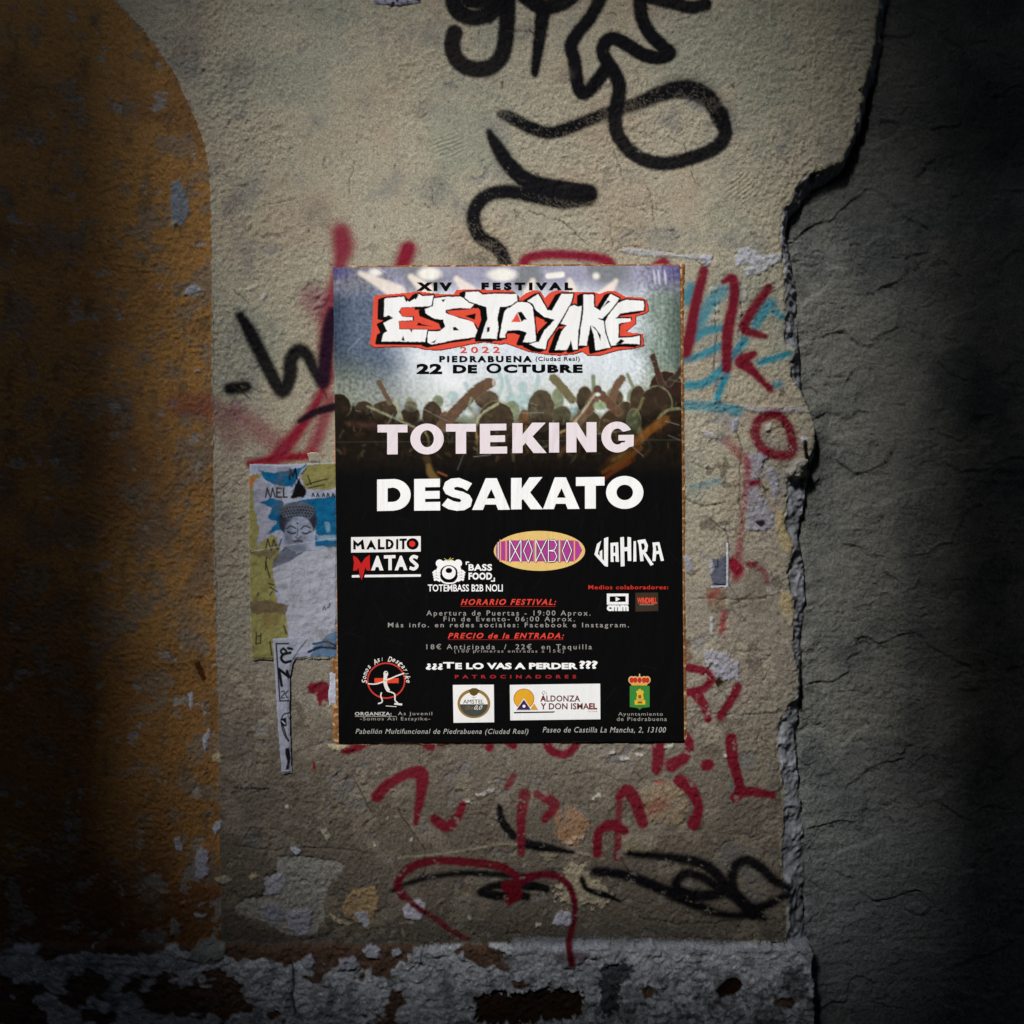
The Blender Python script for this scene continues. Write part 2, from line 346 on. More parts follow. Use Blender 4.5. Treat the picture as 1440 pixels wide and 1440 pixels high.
# ---- flakes, patches and old glue (px polygons; colour as chalk or paper of that tone)
WHT = (158, 160, 172); GRY = (122, 124, 134); CRM = (172, 160, 128)
flakes = []
def flake(poly, c, rough=2.0, dh=.9, lab=None, seed=0, a=1, tex=.22, own=True):
    pid = None
    if own: pid = 100 + len(flakes); flakes.append(lab)
    W.poly(poly, c, soft=.8, rough=rough * 1.25, wl=9, dh=dh * 1.9, seed=seed + 200, a=a, pid=pid, tex=tex)
flake([(1033, 368), (1040, 350), (1052, 348), (1062, 353), (1068, 360), (1100, 356), (1101, 366), (1085, 374), (1072, 384), (1050, 388), (1046, 380), (1058, 372), (1036, 374)], (165, 166, 172), lab='large pale paint flake above the broken edge')
flake([(870, 352), (885, 348), (920, 352), (950, 358), (1003, 358), (1000, 366), (950, 362), (900, 359)], (160, 160, 160), rough=1.6, lab='long pale flake along the crack above the poster')
flake([(984, 362), (1000, 361), (1003, 370), (990, 374)], WHT)
flake([(240, 262), (252, 252), (262, 272), (268, 298), (256, 316), (240, 318)], (118, 124, 132), lab='grey bare patch in the ochre paint')
flake([(241, 312), (252, 310), (243, 322)], CRM, own=False)
flake([(257, 418), (262, 406), (274, 401), (288, 408), (272, 411)], WHT, rough=1.2)
flake([(345, 407), (352, 402), (363, 401), (360, 406), (350, 409)], (170, 165, 150), rough=1)
flake([(366, 420), (372, 413), (376, 416), (368, 425)], (165, 165, 165), rough=1)
flake([(438, 436), (446, 424), (462, 412), (464, 422), (452, 432)], (160, 150, 148), rough=1.4)
flake([(310, 536), (316, 530), (319, 536)], WHT, rough=1)
flake([(272, 524), (280, 520), (281, 523)], WHT, rough=1, own=False)
flake([(1020, 400), (1040, 395), (1045, 470), (1040, 500), (1030, 470)], (150, 146, 140), rough=4, a=.45, own=False)
flake([(1040, 402), (1050, 402), (1050, 425), (1042, 425)], (150, 150, 155), rough=2, a=.6, own=False)
for (fx, fy) in [(1003, 408), (1006, 425), (1007, 436), (1003, 448), (1041, 440), (1042, 455), (1010, 530), (1008, 562), (1003, 372), (1030, 580)]:
    flake([(fx - 6, fy - 3), (fx + 5, fy - 4), (fx + 7, fy + 2), (fx - 4, fy + 4)], (168, 160, 145), rough=2, seed=fx, own=False)
flake([(1035, 571), (1070, 572), (1128, 573), (1140, 580), (1110, 582), (1060, 580)], (150, 146, 150), rough=1.5, a=.8, lab='pale ridge of old glue beside the red ring')
flake([(1028, 590), (1038, 588), (1036, 606), (1030, 610)], (150, 150, 162), rough=1.5)
flake([(985, 605), (1005, 608), (1006, 614), (993, 616)], (165, 160, 160), rough=1.5)
flake([(1075, 598), (1085, 596), (1082, 606), (1077, 606)], (185, 180, 175), rough=1)
flake([(1088, 590), (1100, 588), (1103, 600), (1092, 600)], (150, 140, 118), rough=1, own=False)
flake([(1122, 613), (1136, 616), (1138, 622), (1128, 625)], (175, 172, 178), rough=1.2)
flake([(1050, 640), (1082, 634), (1074, 652), (1066, 668), (1072, 700), (1088, 722), (1090, 745), (1050, 747), (1048, 700)], (140, 138, 150), rough=5, a=.85, lab='ragged strip of grey paper residue near the broken edge')
flake([(1080, 660), (1090, 660), (1096, 690), (1090, 710), (1084, 690)], (140, 142, 158), rough=2, a=.7, own=False)
flake([(1062, 734), (1075, 732), (1080, 739), (1070, 741)], (30, 28, 26), rough=1.4, dh=-1, own=False)
flake([(1092, 720), (1104, 718), (1108, 745), (1116, 765), (1113, 780), (1102, 778), (1093, 750)], (168, 150, 108), rough=2, a=.7, own=False)
flake([(1100, 830), (1112, 835), (1118, 870), (1112, 882), (1101, 868), (1097, 850)], (168, 150, 108), rough=2.5, a=.7, own=False)
flake([(988, 920), (1002, 915), (1022, 918), (1040, 935), (1036, 955), (1018, 958), (1005, 950), (998, 935)], (150, 150, 165), rough=8, a=.75, own=False)
flake([(1003, 790), (999, 785), (998, 800), (1000, 812)], WHT, rough=1.5, own=False)
flake([(960, 780), (972, 785), (975, 800), (965, 802)], (140, 142, 158), rough=3, a=.6, own=False)
flake([(998, 868), (1002, 866), (1003, 892), (999, 893)], (170, 168, 170), rough=.8, own=False)
flake([(1003, 957), (1012, 952), (1018, 960), (1010, 967)], (45, 32, 18), rough=1.5, own=False, dh=-.5)
flake([(1050, 795), (1075, 800), (1082, 860), (1060, 870), (1048, 840)], (112, 104, 92), rough=6, a=.6, own=False, dh=0)
flake([(993, 826), (1020, 828), (1020, 855), (995, 853)], (110, 88, 62), rough=1.5, a=.6, own=False, dh=0)
flake([(940, 895), (970, 900), (975, 935), (950, 945)], (95, 62, 45), rough=5, a=.6, own=False, dh=0)
flake([(461, 1046), (490, 1048), (500, 1054), (480, 1057), (464, 1052)], (170, 160, 130), rough=1.2)
flake([(296, 1065), (308, 1057), (313, 1063), (310, 1072), (301, 1071)], CRM, rough=1.2)
flake([(298, 1165), (303, 1156), (312, 1153), (310, 1166), (302, 1176)], WHT, rough=1, lab='white chip on the edge of the ochre paint')
flake([(264, 977), (270, 972), (272, 990), (268, 1000), (265, 990)], WHT, rough=1)
flake([(284, 1040), (294, 1023), (296, 1030), (288, 1058)], WHT, rough=1)
flake([(272, 935), (280, 928), (290, 955), (286, 962)], (70, 38, 14), rough=1, dh=-.4, own=False)
flake([(244, 1180), (252, 1178), (258, 1192), (256, 1200), (246, 1195)], WHT, rough=2)
flake([(275, 1200), (283, 1192), (292, 1197), (292, 1230), (284, 1240), (275, 1232), (276, 1215)], (160, 160, 175), rough=2.5)
flake([(300, 1236), (315, 1231), (326, 1236), (320, 1243), (305, 1242)], (160, 150, 130), rough=2)
flake([(349, 1233), (360, 1227), (365, 1233), (352, 1238)], CRM, rough=1.5)
flake([(273, 1285), (290, 1286), (286, 1292), (276, 1292)], WHT, rough=1.5)
flake([(240, 1290), (250, 1295), (254, 1312), (240, 1316)], (130, 132, 130), rough=2, own=False)
flake([(388, 1205), (420, 1202), (486, 1213), (478, 1228), (462, 1240), (455, 1265), (456, 1290), (440, 1314), (405, 1317), (380, 1300), (360, 1292), (335, 1285), (329, 1276), (345, 1262), (370, 1260), (372, 1238), (388, 1225)], (140, 138, 132), rough=3, dh=-1.2, lab='large ragged patch where the plaster has peeled to pale lime', tex=.3)
flake([(372, 1236), (395, 1228), (404, 1240), (392, 1258), (372, 1260)], (152, 152, 165), rough=2.5, dh=.8, lab='lilac grey flake on the upper left of the peeled patch')
flake([(402, 1284), (420, 1280), (436, 1282), (437, 1312), (420, 1317), (404, 1308)], (150, 150, 165), rough=2, dh=.8, lab='square lilac grey flake at the foot of the peeled patch')
flake([(366, 1276), (385, 1270), (398, 1285), (392, 1302), (372, 1296)], (138, 140, 152), rough=3, dh=.7, own=False)
flake([(408, 1192), (416, 1190), (424, 1196), (418, 1205)], WHT, rough=1.5)
flake([(452, 1168), (460, 1165), (466, 1178), (460, 1184)], (150, 145, 130), rough=1.5)
flake([(496, 1252), (528, 1245), (533, 1268), (526, 1295), (518, 1308), (505, 1300), (484, 1288), (480, 1275)], (150, 128, 96), rough=2.5, dh=.8, lab='sandy orange flake right of the peeled patch')
flake([(497, 1284), (516, 1282), (520, 1300), (512, 1307)], WHT, rough=2, dh=.5)
flake([(462, 1285), (480, 1295), (495, 1300), (488, 1304), (470, 1297)], CRM, rough=1.8, own=False)
flake([(566, 1277), (586, 1263), (598, 1270), (599, 1284), (590, 1294), (570, 1291)], (176, 176, 190), rough=1.5, dh=1.2, lab='white hexagonal chip beside the thin red loop')
flake([(778, 1290), (790, 1280), (804, 1284), (806, 1300), (790, 1303), (778, 1298)], (175, 175, 190), rough=1.5, dh=1, lab='white chip at the foot of the thin red loop')
flake([(780, 1262), (800, 1210), (822, 1215), (830, 1232), (850, 1245), (862, 1262), (850, 1278), (822, 1272), (800, 1275)], (158, 148, 126), rough=11, dh=.9, a=1, lab='crumbling cream patch between the black scribbles', tex=.3)
flake([(750, 1185), (770, 1190), (788, 1198), (775, 1212), (762, 1208)], (140, 132, 110), rough=2, a=.8)
flake([(870, 1180), (905, 1172), (928, 1182), (922, 1196), (900, 1205), (875, 1198)], (135, 126, 104), rough=5, a=.7, own=False)
for k, (fx, fy, fw) in enumerate([(656, 1128, 12), (676, 1118, 14), (690, 1112, 10), (880, 1068, 14), (900, 1062, 12), (840, 1120, 12), (812, 1178, 16), (800, 1185, 10), (578, 1182, 5),
                                  (660, 1290, 5), (527, 1190, 4), (620, 1282, 4), (545, 1150, 3), (757, 1301, 6), (1020, 1062, 4), (404, 1134, 3), (700, 1150, 5), (940, 1050, 14), (860, 1060, 8)]):
    flake([(fx - fw / 2, fy - 2), (fx + fw / 2, fy - 3), (fx + fw / 2, fy + 2), (fx - fw / 2, fy + 3)], (178, 174, 168), rough=3, seed=k, own=False, a=.85)
flake([(905, 1110), (930, 1095), (960, 1108), (970, 1130), (955, 1160), (915, 1158), (900, 1135)], (150, 128, 100), rough=6, a=.5, own=False, dh=.5)
flake([(775, 1140), (810, 1135), (830, 1160), (810, 1190), (785, 1180)], (160, 118, 82), rough=7, a=.55, own=False, dh=.3)
# chips on the plinth
for k, p in enumerate([[(266, 1345), (280, 1322), (300, 1318), (318, 1325), (319, 1342), (302, 1352), (285, 1348)], [(510, 1332), (522, 1326), (536, 1332), (535, 1345), (520, 1346)],
                       [(551, 1332), (562, 1330), (566, 1338), (555, 1343)], [(585, 1337), (592, 1333), (594, 1348), (584, 1349)], [(603, 1328), (618, 1326), (625, 1338), (612, 1343)],
                       [(478, 1346), (498, 1341), (506, 1352), (500, 1360), (480, 1358)], [(425, 1345), (440, 1338), (446, 1352), (436, 1362)], [(852, 1334), (866, 1336), (866, 1352), (852, 1356)],
                       [(906, 1330), (916, 1322), (930, 1334), (926, 1341), (908, 1339)], [(828, 1337), (836, 1335), (837, 1345), (829, 1345)], [(640, 1340), (654, 1335), (652, 1346)]]):
    flake(p, (165, 168, 180) if k else (130, 136, 132), rough=2.2, dh=1.4, seed=k * 3)
flake([(1005, 1390), (1020, 1375), (1035, 1372), (1044, 1382), (1035, 1392), (1012, 1401)], (38, 24, 14), rough=1.5, dh=-2, lab='brown hole in the limewash of the plinth, right of centre')
flake([(665, 1405), (690, 1392), (728, 1393), (760, 1388), (785, 1388), (815, 1392), (822, 1405), (815, 1425), (780, 1432), (700, 1440), (672, 1436)], (52, 38, 28), rough=8, dh=-2.5, lab='long brown hole in the limewash at the foot of the plinth')
flake([(848, 1352), (880, 1350), (892, 1362), (872, 1385), (868, 1420), (846, 1425), (842, 1380)], (28, 28, 33), rough=6, a=.85, own=False, dh=-.6)
flake([(1098, 1360), (1125, 1352), (1138, 1375), (1120, 1410), (1102, 1390)], (30, 30, 34), rough=7, a=.6, own=False, dh=-.4)
flake([(775, 1335), (830, 1335), (820, 1350), (800, 1360), (785, 1350)], (95, 66, 76), rough=2, own=False, a=.8)
W.stroke([(727, 1325), (850, 1328), (1000, 1330), (1135, 1332)], 7, (150, 156, 166), soft=4, rough=5, a=.65)
W.stroke([(720, 1345), (760, 1340), (820, 1362)], 12, (140, 146, 152), soft=6, rough=6, a=.6)
# loose lump at the broken edge
flake([(1106, 664), (1118, 648), (1134, 645), (1140, 655), (1137, 668), (1128, 672), (1108, 672)], (150, 146, 138), rough=1.5, dh=6, lab='loose lump of plaster hanging in the broken edge')
W.stroke([(1132, 622), (1134, 640), (1139, 660)], 3, (10, 10, 12), soft=1, rough=1)
flake([(1108, 1282), (1104, 1246), (1112, 1238), (1120, 1252), (1112, 1268), (1112, 1300), (1106, 1316)], (140, 140, 148), rough=1.6, dh=2, own=False)

# ---- spray paint
BLK = (14, 13, 17); RED = (106, 22, 38); TEA = (38, 122, 140)
graffiti = {}; HALO = ('red_top', 'red_smear', 'red_right', 'letter', 'snake', 'coil', 'red_ring', 'teal')
def spray(key, pts, r, c, **k):
    pid = graffiti.setdefault(key, 10 + len(graffiti))
    k.setdefault('soft', 2.6); k.setdefault('rough', 1.1); k.setdefault('dry', .025); k.setdefault('a', .998)
    if key in HALO:
        W.stroke([(q_[0], q_[1], (q_[2] if len(q_) > 2 else r) + 1.5) for q_ in pts], None, c, soft=8, a=.42, rough=3, dry=.75, seed=int(pts[0][1]))
    W.stroke(pts, r, c, pid=pid, seed=int(pts[0][0]), **k)
k = 'top'
spray(k, [(636, -8), (642, 14), (660, 24), (684, 22), (700, 10), (706, -6)], 12, BLK)
spray(k, [(660, 0), (690, 2)], 12, BLK)
spray(k, [(714, -10), (713, 30), (710, 62), (702, 84), (685, 96), (662, 96), (644, 85), (636, 66), (639, 46)], 12, BLK)
spray(k, [(738, -6), (762, 10), (790, 4), (806, -8)], 12, BLK)
spray(k, [(764, 15, 11), (758, 60, 9), (752, 103, 6.5)], None, BLK)
spray(k, [(848, -10), (832, 22), (812, 48), (803, 66), (808, 88), (812, 118), (819, 132), (832, 124), (852, 98)], 10, BLK)
spray(k, [(900, -10), (902, 22), (914, 48), (932, 66), (941, 76), (925, 82), (903, 77), (882, 64), (862, 55), (850, 63), (849, 80), (862, 100), (871, 122), (867, 150),
          (866, 180), (880, 206), (905, 224), (936, 230), (972, 222), (1006, 208), (1020, 188), (1014, 160)], 10.5, BLK)
spray(k, [(1014, 172, 11), (1000, 144, 13), (972, 127, 14), (935, 130, 12), (895, 146, 10), (850, 160, 9), (806, 178, 9.5), (772, 187, 9.5), (742, 178, 9.5), (716, 164, 9), (702, 160, 5)], None, BLK, soft=3.2, dry=.22)
spray(k, [(940, 118), (975, 115), (1005, 135), (1024, 165)], 9, BLK, soft=9, a=.5, dry=.6)
spray(k, [(905, -6), (940, 2), (972, 10), (992, 6)], 10, BLK)
k = 'snake'
spray(k, [(688, 186, 5), (698, 205, 9), (716, 232, 11), (742, 255, 12), (780, 265, 13), (828, 272, 13)], None, BLK)
spray(k, [(828, 280), (790, 284), (750, 276), (715, 270), (688, 274), (670, 290), (666, 312), (676, 334), (698, 348), (708, 362), (712, 380)], 10, BLK, dry=.3)
spray(k, [(652, 362, 7), (680, 366, 9)], None, BLK, soft=8, a=.35, dry=.5)
k = 'scrawl'
spray(k, [(702, 1134, 4), (706, 1155, 6), (722, 1176, 6)], None, BLK)
spray(k, [(552, 1253, 3), (582, 1240, 4), (640, 1229, 4.5), (700, 1230, 5), (745, 1233, 5), (778, 1228, 4)], None, BLK, soft=3)
spray(k, [(740, 1260, 6), (700, 1259, 7), (675, 1255, 5), (700, 1245, 6), (745, 1246, 7), (768, 1250, 6)], None, BLK)
spray(k, [(735, 1186, 7), (758, 1190, 7), (805, 1198, 3)], None, BLK)
spray(k, [(818, 1235, 4), (826, 1250, 4), (850, 1258, 5), (872, 1268, 2)], None, BLK)
k = 'coil'
spray(k, [(838, 1225, 6.6), (880, 1231, 7.6), (930, 1250, 8.6), (970, 1268, 8.6), (1010, 1285, 5.6), (1060, 1288, 5.6)], None, BLK, soft=4)
spray(k, [(885, 1200, 4.6), (935, 1205, 6.1), (985, 1214, 7.6), (1010, 1232, 8.6), (1018, 1252, 8.6), (990, 1260, 8.6), (962, 1256, 8.1), (951, 1243, 7.6), (966, 1229, 7.1), (992, 1236, 6.6), (1012, 1250, 7.6), (1035, 1262, 8.6), (1060, 1280, 7.6), (1075, 1292, 4.6)], None, BLK, soft=4)
spray(k, [(1050, 1278, 7.6), (1034, 1256, 7.6), (1030, 1232, 7.6), (1037, 1216, 7.6), (1052, 1211, 7.6), (1072, 1222, 7.6), (1090, 1240, 6.6), (1107, 1247, 5.6)], None, BLK, soft=4)
spray(k, [(1055, 1282, 7.6), (1085, 1270, 6.6), (1108, 1258, 5.6)], None, BLK, soft=4)
k = 'red_top'
spray(k, [(480, 328, 12), (482, 350, 13), (476, 380, 9), (464, 430, 10), (458, 490, 10), (464, 530, 8)], None, (124, 22, 46), soft=8, a=.9)
spray(k, [(574, 350, 9), (566, 372, 8), (560, 384, 8)], None, (128, 22, 44), soft=4)
spray(k, [(735, 378, 8), (741, 364, 7), (770, 358, 7), (820, 360, 7), (852, 366, 8), (862, 378, 8)], None, (124, 22, 46), soft=4)
spray(k, [(926, 378), (932, 374)], 12, (122, 20, 44), soft=4)
spray(k, [(476, 322, 12), (482, 345, 16)], None, (124, 34, 56), soft=16, a=.5, dry=.4, rough=4)
spray(k, [(574, 352), (568, 370)], 11, (124, 30, 50), soft=10, a=.6, dry=.3)
k = 'red_smear'
spray(k, [(458, 540, 7), (440, 575, 7), (420, 605, 9), (400, 630, 10), (385, 645, 8)], None, (128, 24, 44), soft=6)
spray(k, [(464, 560, 9), (452, 600, 9), (440, 630, 9)], None, (124, 30, 50), soft=8, a=.8)
spray(k, [(352, 652), (390, 645), (440, 640)], 6, (126, 24, 40), soft=4)
spray(k, [(335, 580, 12), (370, 610, 14), (395, 628, 12)], None, (122, 40, 58), soft=16, a=.45, rough=4)
spray(k, [(250, 570, 12), (300, 575, 16), (330, 620, 14)], None, (110, 48, 55), soft=24, a=.3, rough=5)
spray(k, [(440, 420), (455, 440)], 16, (128, 60, 72), soft=24, a=.5)
k = 'letter'
spray(k, [(338, 444, 6.5), (352, 468, 9.5), (368, 500, 10), (384, 532, 10), (397, 551, 9.5), (407, 530, 10.5), (409, 506, 10.5), (420, 493, 10.5), (432, 500, 9.5), (442, 522, 7.5), (452, 537, 8.5)], None, BLK, soft=4)
spray(k, [(455, 535, 9.5), (458, 500, 10.5), (463, 462, 9.5), (468, 440, 8.5)], None, (32, 12, 31.5), soft=4)
spray(k, [(324, 547), (345, 544)], 9, BLK, soft=4)
spray(k, [(421, 592, 3.5), (445, 579, 5.5), (475, 571, 6)], None, (26, 14, 25.5), soft=2)
k = 'teal'
spray(k, [(966, 422, 8), (972, 404, 7)], None, TEA, soft=4, a=.85)
spray(k, [(1016, 408, 8), (1000, 425, 9), (985, 448, 9), (978, 460, 7)], None, TEA, soft=6, a=.75, dry=.4)
spray(k, [(975, 478, 5), (992, 466, 6), (1016, 461, 5)], None, TEA, a=.85)
spray(k, [(958, 507), (985, 500), (1014, 486)], 4.5, TEA, a=.9)
spray(k, [(958, 543), (990, 539), (1012, 522), (1030, 500), (1048, 478)], 5.5, TEA, a=.9)
spray(k, [(1022, 526), (1014, 545), (1008, 560)], 4.5, TEA)
spray(k, [(958, 570), (1000, 572), (1038, 578)], 7, TEA, a=.85, dry=.35)
spray(k, [(1062, 458, 6), (1072, 438, 9), (1084, 428, 8), (1092, 440, 5), (1103, 447, 4)], None, TEA, dry=.3)
spray(k, [(1068, 510), (1110, 497)], 4, TEA)
spray(k, [(1090, 542), (1096, 540)], 4, TEA, a=.7)
spray(k, [(975, 686), (1012, 676)], 3, TEA, soft=4, a=.45)
k = 'red_right'
spray(k, [(990, 381, 7), (982, 412, 7.5), (975, 442, 7.5), (970, 472, 8), (964, 495, 8)], None, RED)
spray(k, [(964, 497, 6), (958, 480, 5)], None, RED)
spray(k, [(1018, 396, 4), (1030, 392, 7), (1032, 420, 7), (1024, 462, 8), (1022, 490, 7.5), (1022, 518, 7)], None, RED)
spray(k, [(1081, 405, 6), (1064, 428, 7), (1050, 450, 7), (1048, 464, 7), (1076, 473, 4)], None, RED)
spray(k, [(1060, 498, 5), (1042, 508, 9), (1052, 516, 8), (1066, 530, 5), (1083, 548, 4.5)], None, RED)
k = 'red_ring'
spray(k, [(1063, 602), (1068, 590), (1090, 584), (1106, 596), (1114, 620), (1112, 638), (1092, 640), (1072, 630), (1062, 612), (1063, 600)], 6.5, RED, dry=.25)
spray(k, [(1022, 620, 6), (1038, 636, 6), (1050, 652, 5), (1049, 680, 4), (1044, 730, 3), (1040, 770, 5), (1035, 812, 5)], None, (120, 26, 44), soft=4, dry=.5, a=.75)
spray(k, [(1030, 792), (1038, 802)], 8, (120, 22, 40))
spray(k, [(1053, 793, 4), (1066, 796, 4), (1076, 806, 4), (1080, 820, 3)], None, RED, dry=.4)
spray(k, [(1057, 680), (1066, 678)], 4, RED)
spray(k, [(1018, 862, 3), (1015, 887, 4)], None, (130, 40, 50), soft=3, a=.8)
spray(k, [(1000, 838), (1008, 832)], 4, (130, 40, 50), soft=4, a=.4)
k = 'red_low'
spray(k, [(950, 938), (975, 940), (992, 945), (1000, 957), (985, 970), (950, 976)], 6, RED, soft=2)
spray(k, [(978, 975, 7.8), (990, 992, 6.8), (996, 1012, 4.8)], None, RED, soft=2)
spray(k, [(1037, 967, 6.8), (1026, 988, 6.8), (1013, 1008, 5.8)], None, RED, soft=2)
spray(k, [(925, 1040, 8.8), (926, 1062, 8.8), (924, 1082, 7.8)], None, RED, soft=2)
spray(k, [(955, 1030, 7.8), (968, 1042, 6.8), (966, 1062, 6.8), (945, 1076, 9.8)], None, RED, soft=2)
spray(k, [(993, 1076), (996, 1075)], 8, RED, soft=1.5)
spray(k, [(1028, 1040, 8.8), (1031, 1072, 7.8), (1041, 1108, 6.8), (1034, 1122, 7.8)], None, RED, soft=1.5)
spray(k, [(1040, 1114, 8.8), (1062, 1114, 6.8), (1086, 1118, 5.8)], None, RED, soft=1.8)
spray(k, [(766, 1040), (776, 1056), (795, 1061), (808, 1050), (812, 1040)], 6, RED, soft=2)
spray(k, [(484, 1056, 4.8), (500, 1052, 5.8), (520, 1042, 5.8)], None, RED, soft=2)
spray(k, [(590, 1038), (604, 1050), (622, 1044)], 6, RED, soft=2)
spray(k, [(682, 1042), (688, 1050)], 7, RED, soft=2)
spray(k, [(712, 1040), (722, 1048)], 6, RED, soft=2)
spray(k, [(530, 1120, 8.8), (545, 1104, 7.8), (570, 1090, 7.3), (592, 1088, 9.8), (592, 1115, 7.8), (584, 1158, 3.8)], None, RED, soft=1.8)
spray(k, [(651, 1131, 4.8), (643, 1150, 6.8), (628, 1164, 7.8), (611, 1153, 6.8)], None, RED, soft=1.8)
spray(k, [(722, 1092, 4.8), (713, 1106, 4.8)], None, RED, soft=2, a=.8)
spray(k, [(738, 1118, 8.8), (733, 1150, 6.8), (733, 1200, 5.3)], None, RED, soft=1.8, dry=.2)
spray(k, [(755, 1117, 5.8), (772, 1124, 7.8), (780, 1134, 6.8), (766, 1152, 5.8)], None, RED, soft=2, dry=.2)
spray(k, [(870, 1120, 4.8), (882, 1112, 8.8), (894, 1128, 8.8), (904, 1158, 7.8)], None, RED, soft=1.8)
spray(k, [(872, 1116, 4.8), (870, 1150, 4.8), (868, 1205, 5.8)], None, RED, soft=2, a=.85)
spray(k, [(840, 1200, 6.8), (841, 1172, 6.8), (858, 1160, 7.8), (878, 1168, 6.8)], None, RED, soft=1.8)
spray(k, [(956, 1098, 8.8), (970, 1108, 9.8), (982, 1135, 6.8), (976, 1158, 9.8)], None, RED, soft=2)
spray(k, [(915, 1140), (930, 1128)], 9, (132, 40, 44.8), soft=9, a=.4)
spray(k, [(923, 1100), (932, 1100)], 3, (132, 40, 44.8), soft=4, a=.6)
k = 'red_loop'
spray(k, [(566, 1262, 5), (559, 1245, 5.5), (570, 1225, 6), (605, 1212, 6), (660, 1213, 6), (706, 1220, 6), (726, 1232, 5)], None, (96, 16, 30), soft=1.8)
spray(k, [(566, 1256, 5), (582, 1272, 4), (612, 1292, 4), (640, 1312, 4), (660, 1322, 3)], None, (96, 20, 34), soft=2.4, dry=.2)
spray(k, [(712, 1246, 8), (726, 1256, 9), (716, 1268, 5)], None, (92, 14, 26), soft=2)
spray(k, [(712, 1262), (716, 1270), (722, 1262), (728, 1256)], 4, (92, 14, 26), soft=2)
spray(k, [(728, 1240, 7), (760, 1230, 5), (790, 1236, 5), (804, 1254, 5), (809, 1285, 4), (800, 1325, 5), (804, 1352, 5)], None, (92, 16, 32), soft=2.5)
k = 'red_blot'
spray(k, [(440, 968), (455, 966), (452, 978)], 8, RED, rough=2, soft=1.4)
spray(k, [(450, 978, 4), (450, 992, 2)], None, RED, soft=1)
spray(k, [(458, 975, 4), (459, 986, 1.5)], None, RED, soft=1)
spray(k, [(441, 1072, 2), (443, 1084, 2)], None, RED, soft=1)
# small scuffs, scrapes, chips and dirt specks scattered over the coat
rnd = random.Random(11)
for i in range(420):
    sx, sy = rnd.uniform(245, 1098), rnd.uniform(0, 1322) if rnd.random() < .45 else rnd.uniform(760, 1322)
    if 466 < sx < 962 and 372 < sy < 1044: continue
    an = rnd.gauss(0, .5) if rnd.random() < .6 else rnd.uniform(0, 3.1); L = rnd.uniform(1, 14) * (1 if rnd.random() < .85 else 2.5); lo = sy > 850 or sx > 980
    c_, d_ = ((140, 132, 118), .5) if rnd.random() < (.4 if lo else 0) else (((52, 44, 36), -.9) if rnd.random() < .7 else ((112, 96, 72), .3))
    W.stroke([(sx, sy), (sx + L * math.cos(an) / 2, sy + L * math.sin(an) / 2 + rnd.uniform(-2, 2)), (sx + L * math.cos(an), sy + L * math.sin(an))], rnd.uniform(.4, 1.5), c_, soft=1, rough=1.2, a=rnd.uniform(.3, .85), seed=i, dh=d_)
for i in range(150):
    sx, sy = rnd.uniform(1128, 1300), rnd.uniform(330, 1440); L = rnd.uniform(3, 26); an = rnd.gauss(0, .35)
    W.stroke([(sx, sy), (sx + L * math.cos(an) / 2, sy + rnd.uniform(-2, 2)), (sx + L * math.cos(an), sy + L * math.sin(an))], rnd.uniform(.4, 1.3), (44, 44, 44) if rnd.random() < .7 else (120, 122, 124), soft=1, rough=1.4, a=rnd.uniform(.3, .8), seed=i, dh=rnd.choice([-1.8, -1.2, .8]))
pk3 = fbm(W.X, W.Y, 26, 5, 76, .68); wear = sstep(.33, .46, pk3 - .34 * (1 - REG)) * is_coat * .7
W.col += (np.array([.33, .31, .275], np.float32) * (.55 + .45 * sstep(1150, 850, W.Y))[..., None] - W.col) * wear[..., None]; W.H -= (.7 * wear).astype(np.float32)
# faint grey smudges
for (sx, sy, r_) in [(590, 155, 13), (440, 300, 18), (322, 290, 14), (260, 70, 30), (330, 100, 22), (330, 1050, 9), (300, 240, 10), (790, 110, 10)]:
    W.stroke([(sx, sy), (sx + 8, sy - 6)], r_ * .6, (96, 86, 86), soft=r_, a=.45, rough=4, seed=sx)

# normals of the whole relief, so that the pieces cut from it join without seams
gy, gx = np.gradient(W.H, ys, xs)
N = np.stack([gx, np.ones_like(gx), -gy], -1)     # surface y = -H(x, -z)
N = np.stack([-gx, -np.ones_like(gx), gy], -1); N /= np.linalg.norm(N, axis=-1, keepdims=True)
W.normals = N.astype(np.float32)

# ------------------------------------------------------------------ cut the relief into parts
def q(m): return m[:-1, :-1]
f_rec = q(is_recess); f_pl = q(is_plinth); f_rub = q(is_rubble); f_oc = q(isoc); ids = q(W.id)
ids = np.where(f_rec | f_rub, np.where(ids >= 100, ids, 0), ids)
wall = empty('street_wall', 720, 2040, 'old plastered street wall with cream and ochre coats, graffiti and a broken right edge', 'wall')
def part(name, mask, m, label=None, parent=None):
    if not mask.any(): return None
    o = W.build(name, mask, m); adopt(o, parent or wall)
    if label: o['label'] = label
    return o
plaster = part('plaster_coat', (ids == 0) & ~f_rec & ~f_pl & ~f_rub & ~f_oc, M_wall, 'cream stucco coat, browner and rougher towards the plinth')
part('ochre_coat', (ids == 0) & f_oc & ~f_rec & ~f_rub, M_wall, 'worn ochre painted band down the left side')
part('broken_edge', (ids == 0) & f_rub, M_rub, 'crumbling grey mortar where the plaster has broken off')
part('plinth', (ids == 0) & f_pl, M_wall, 'flaking blue grey limewashed plinth at the foot of the wall')
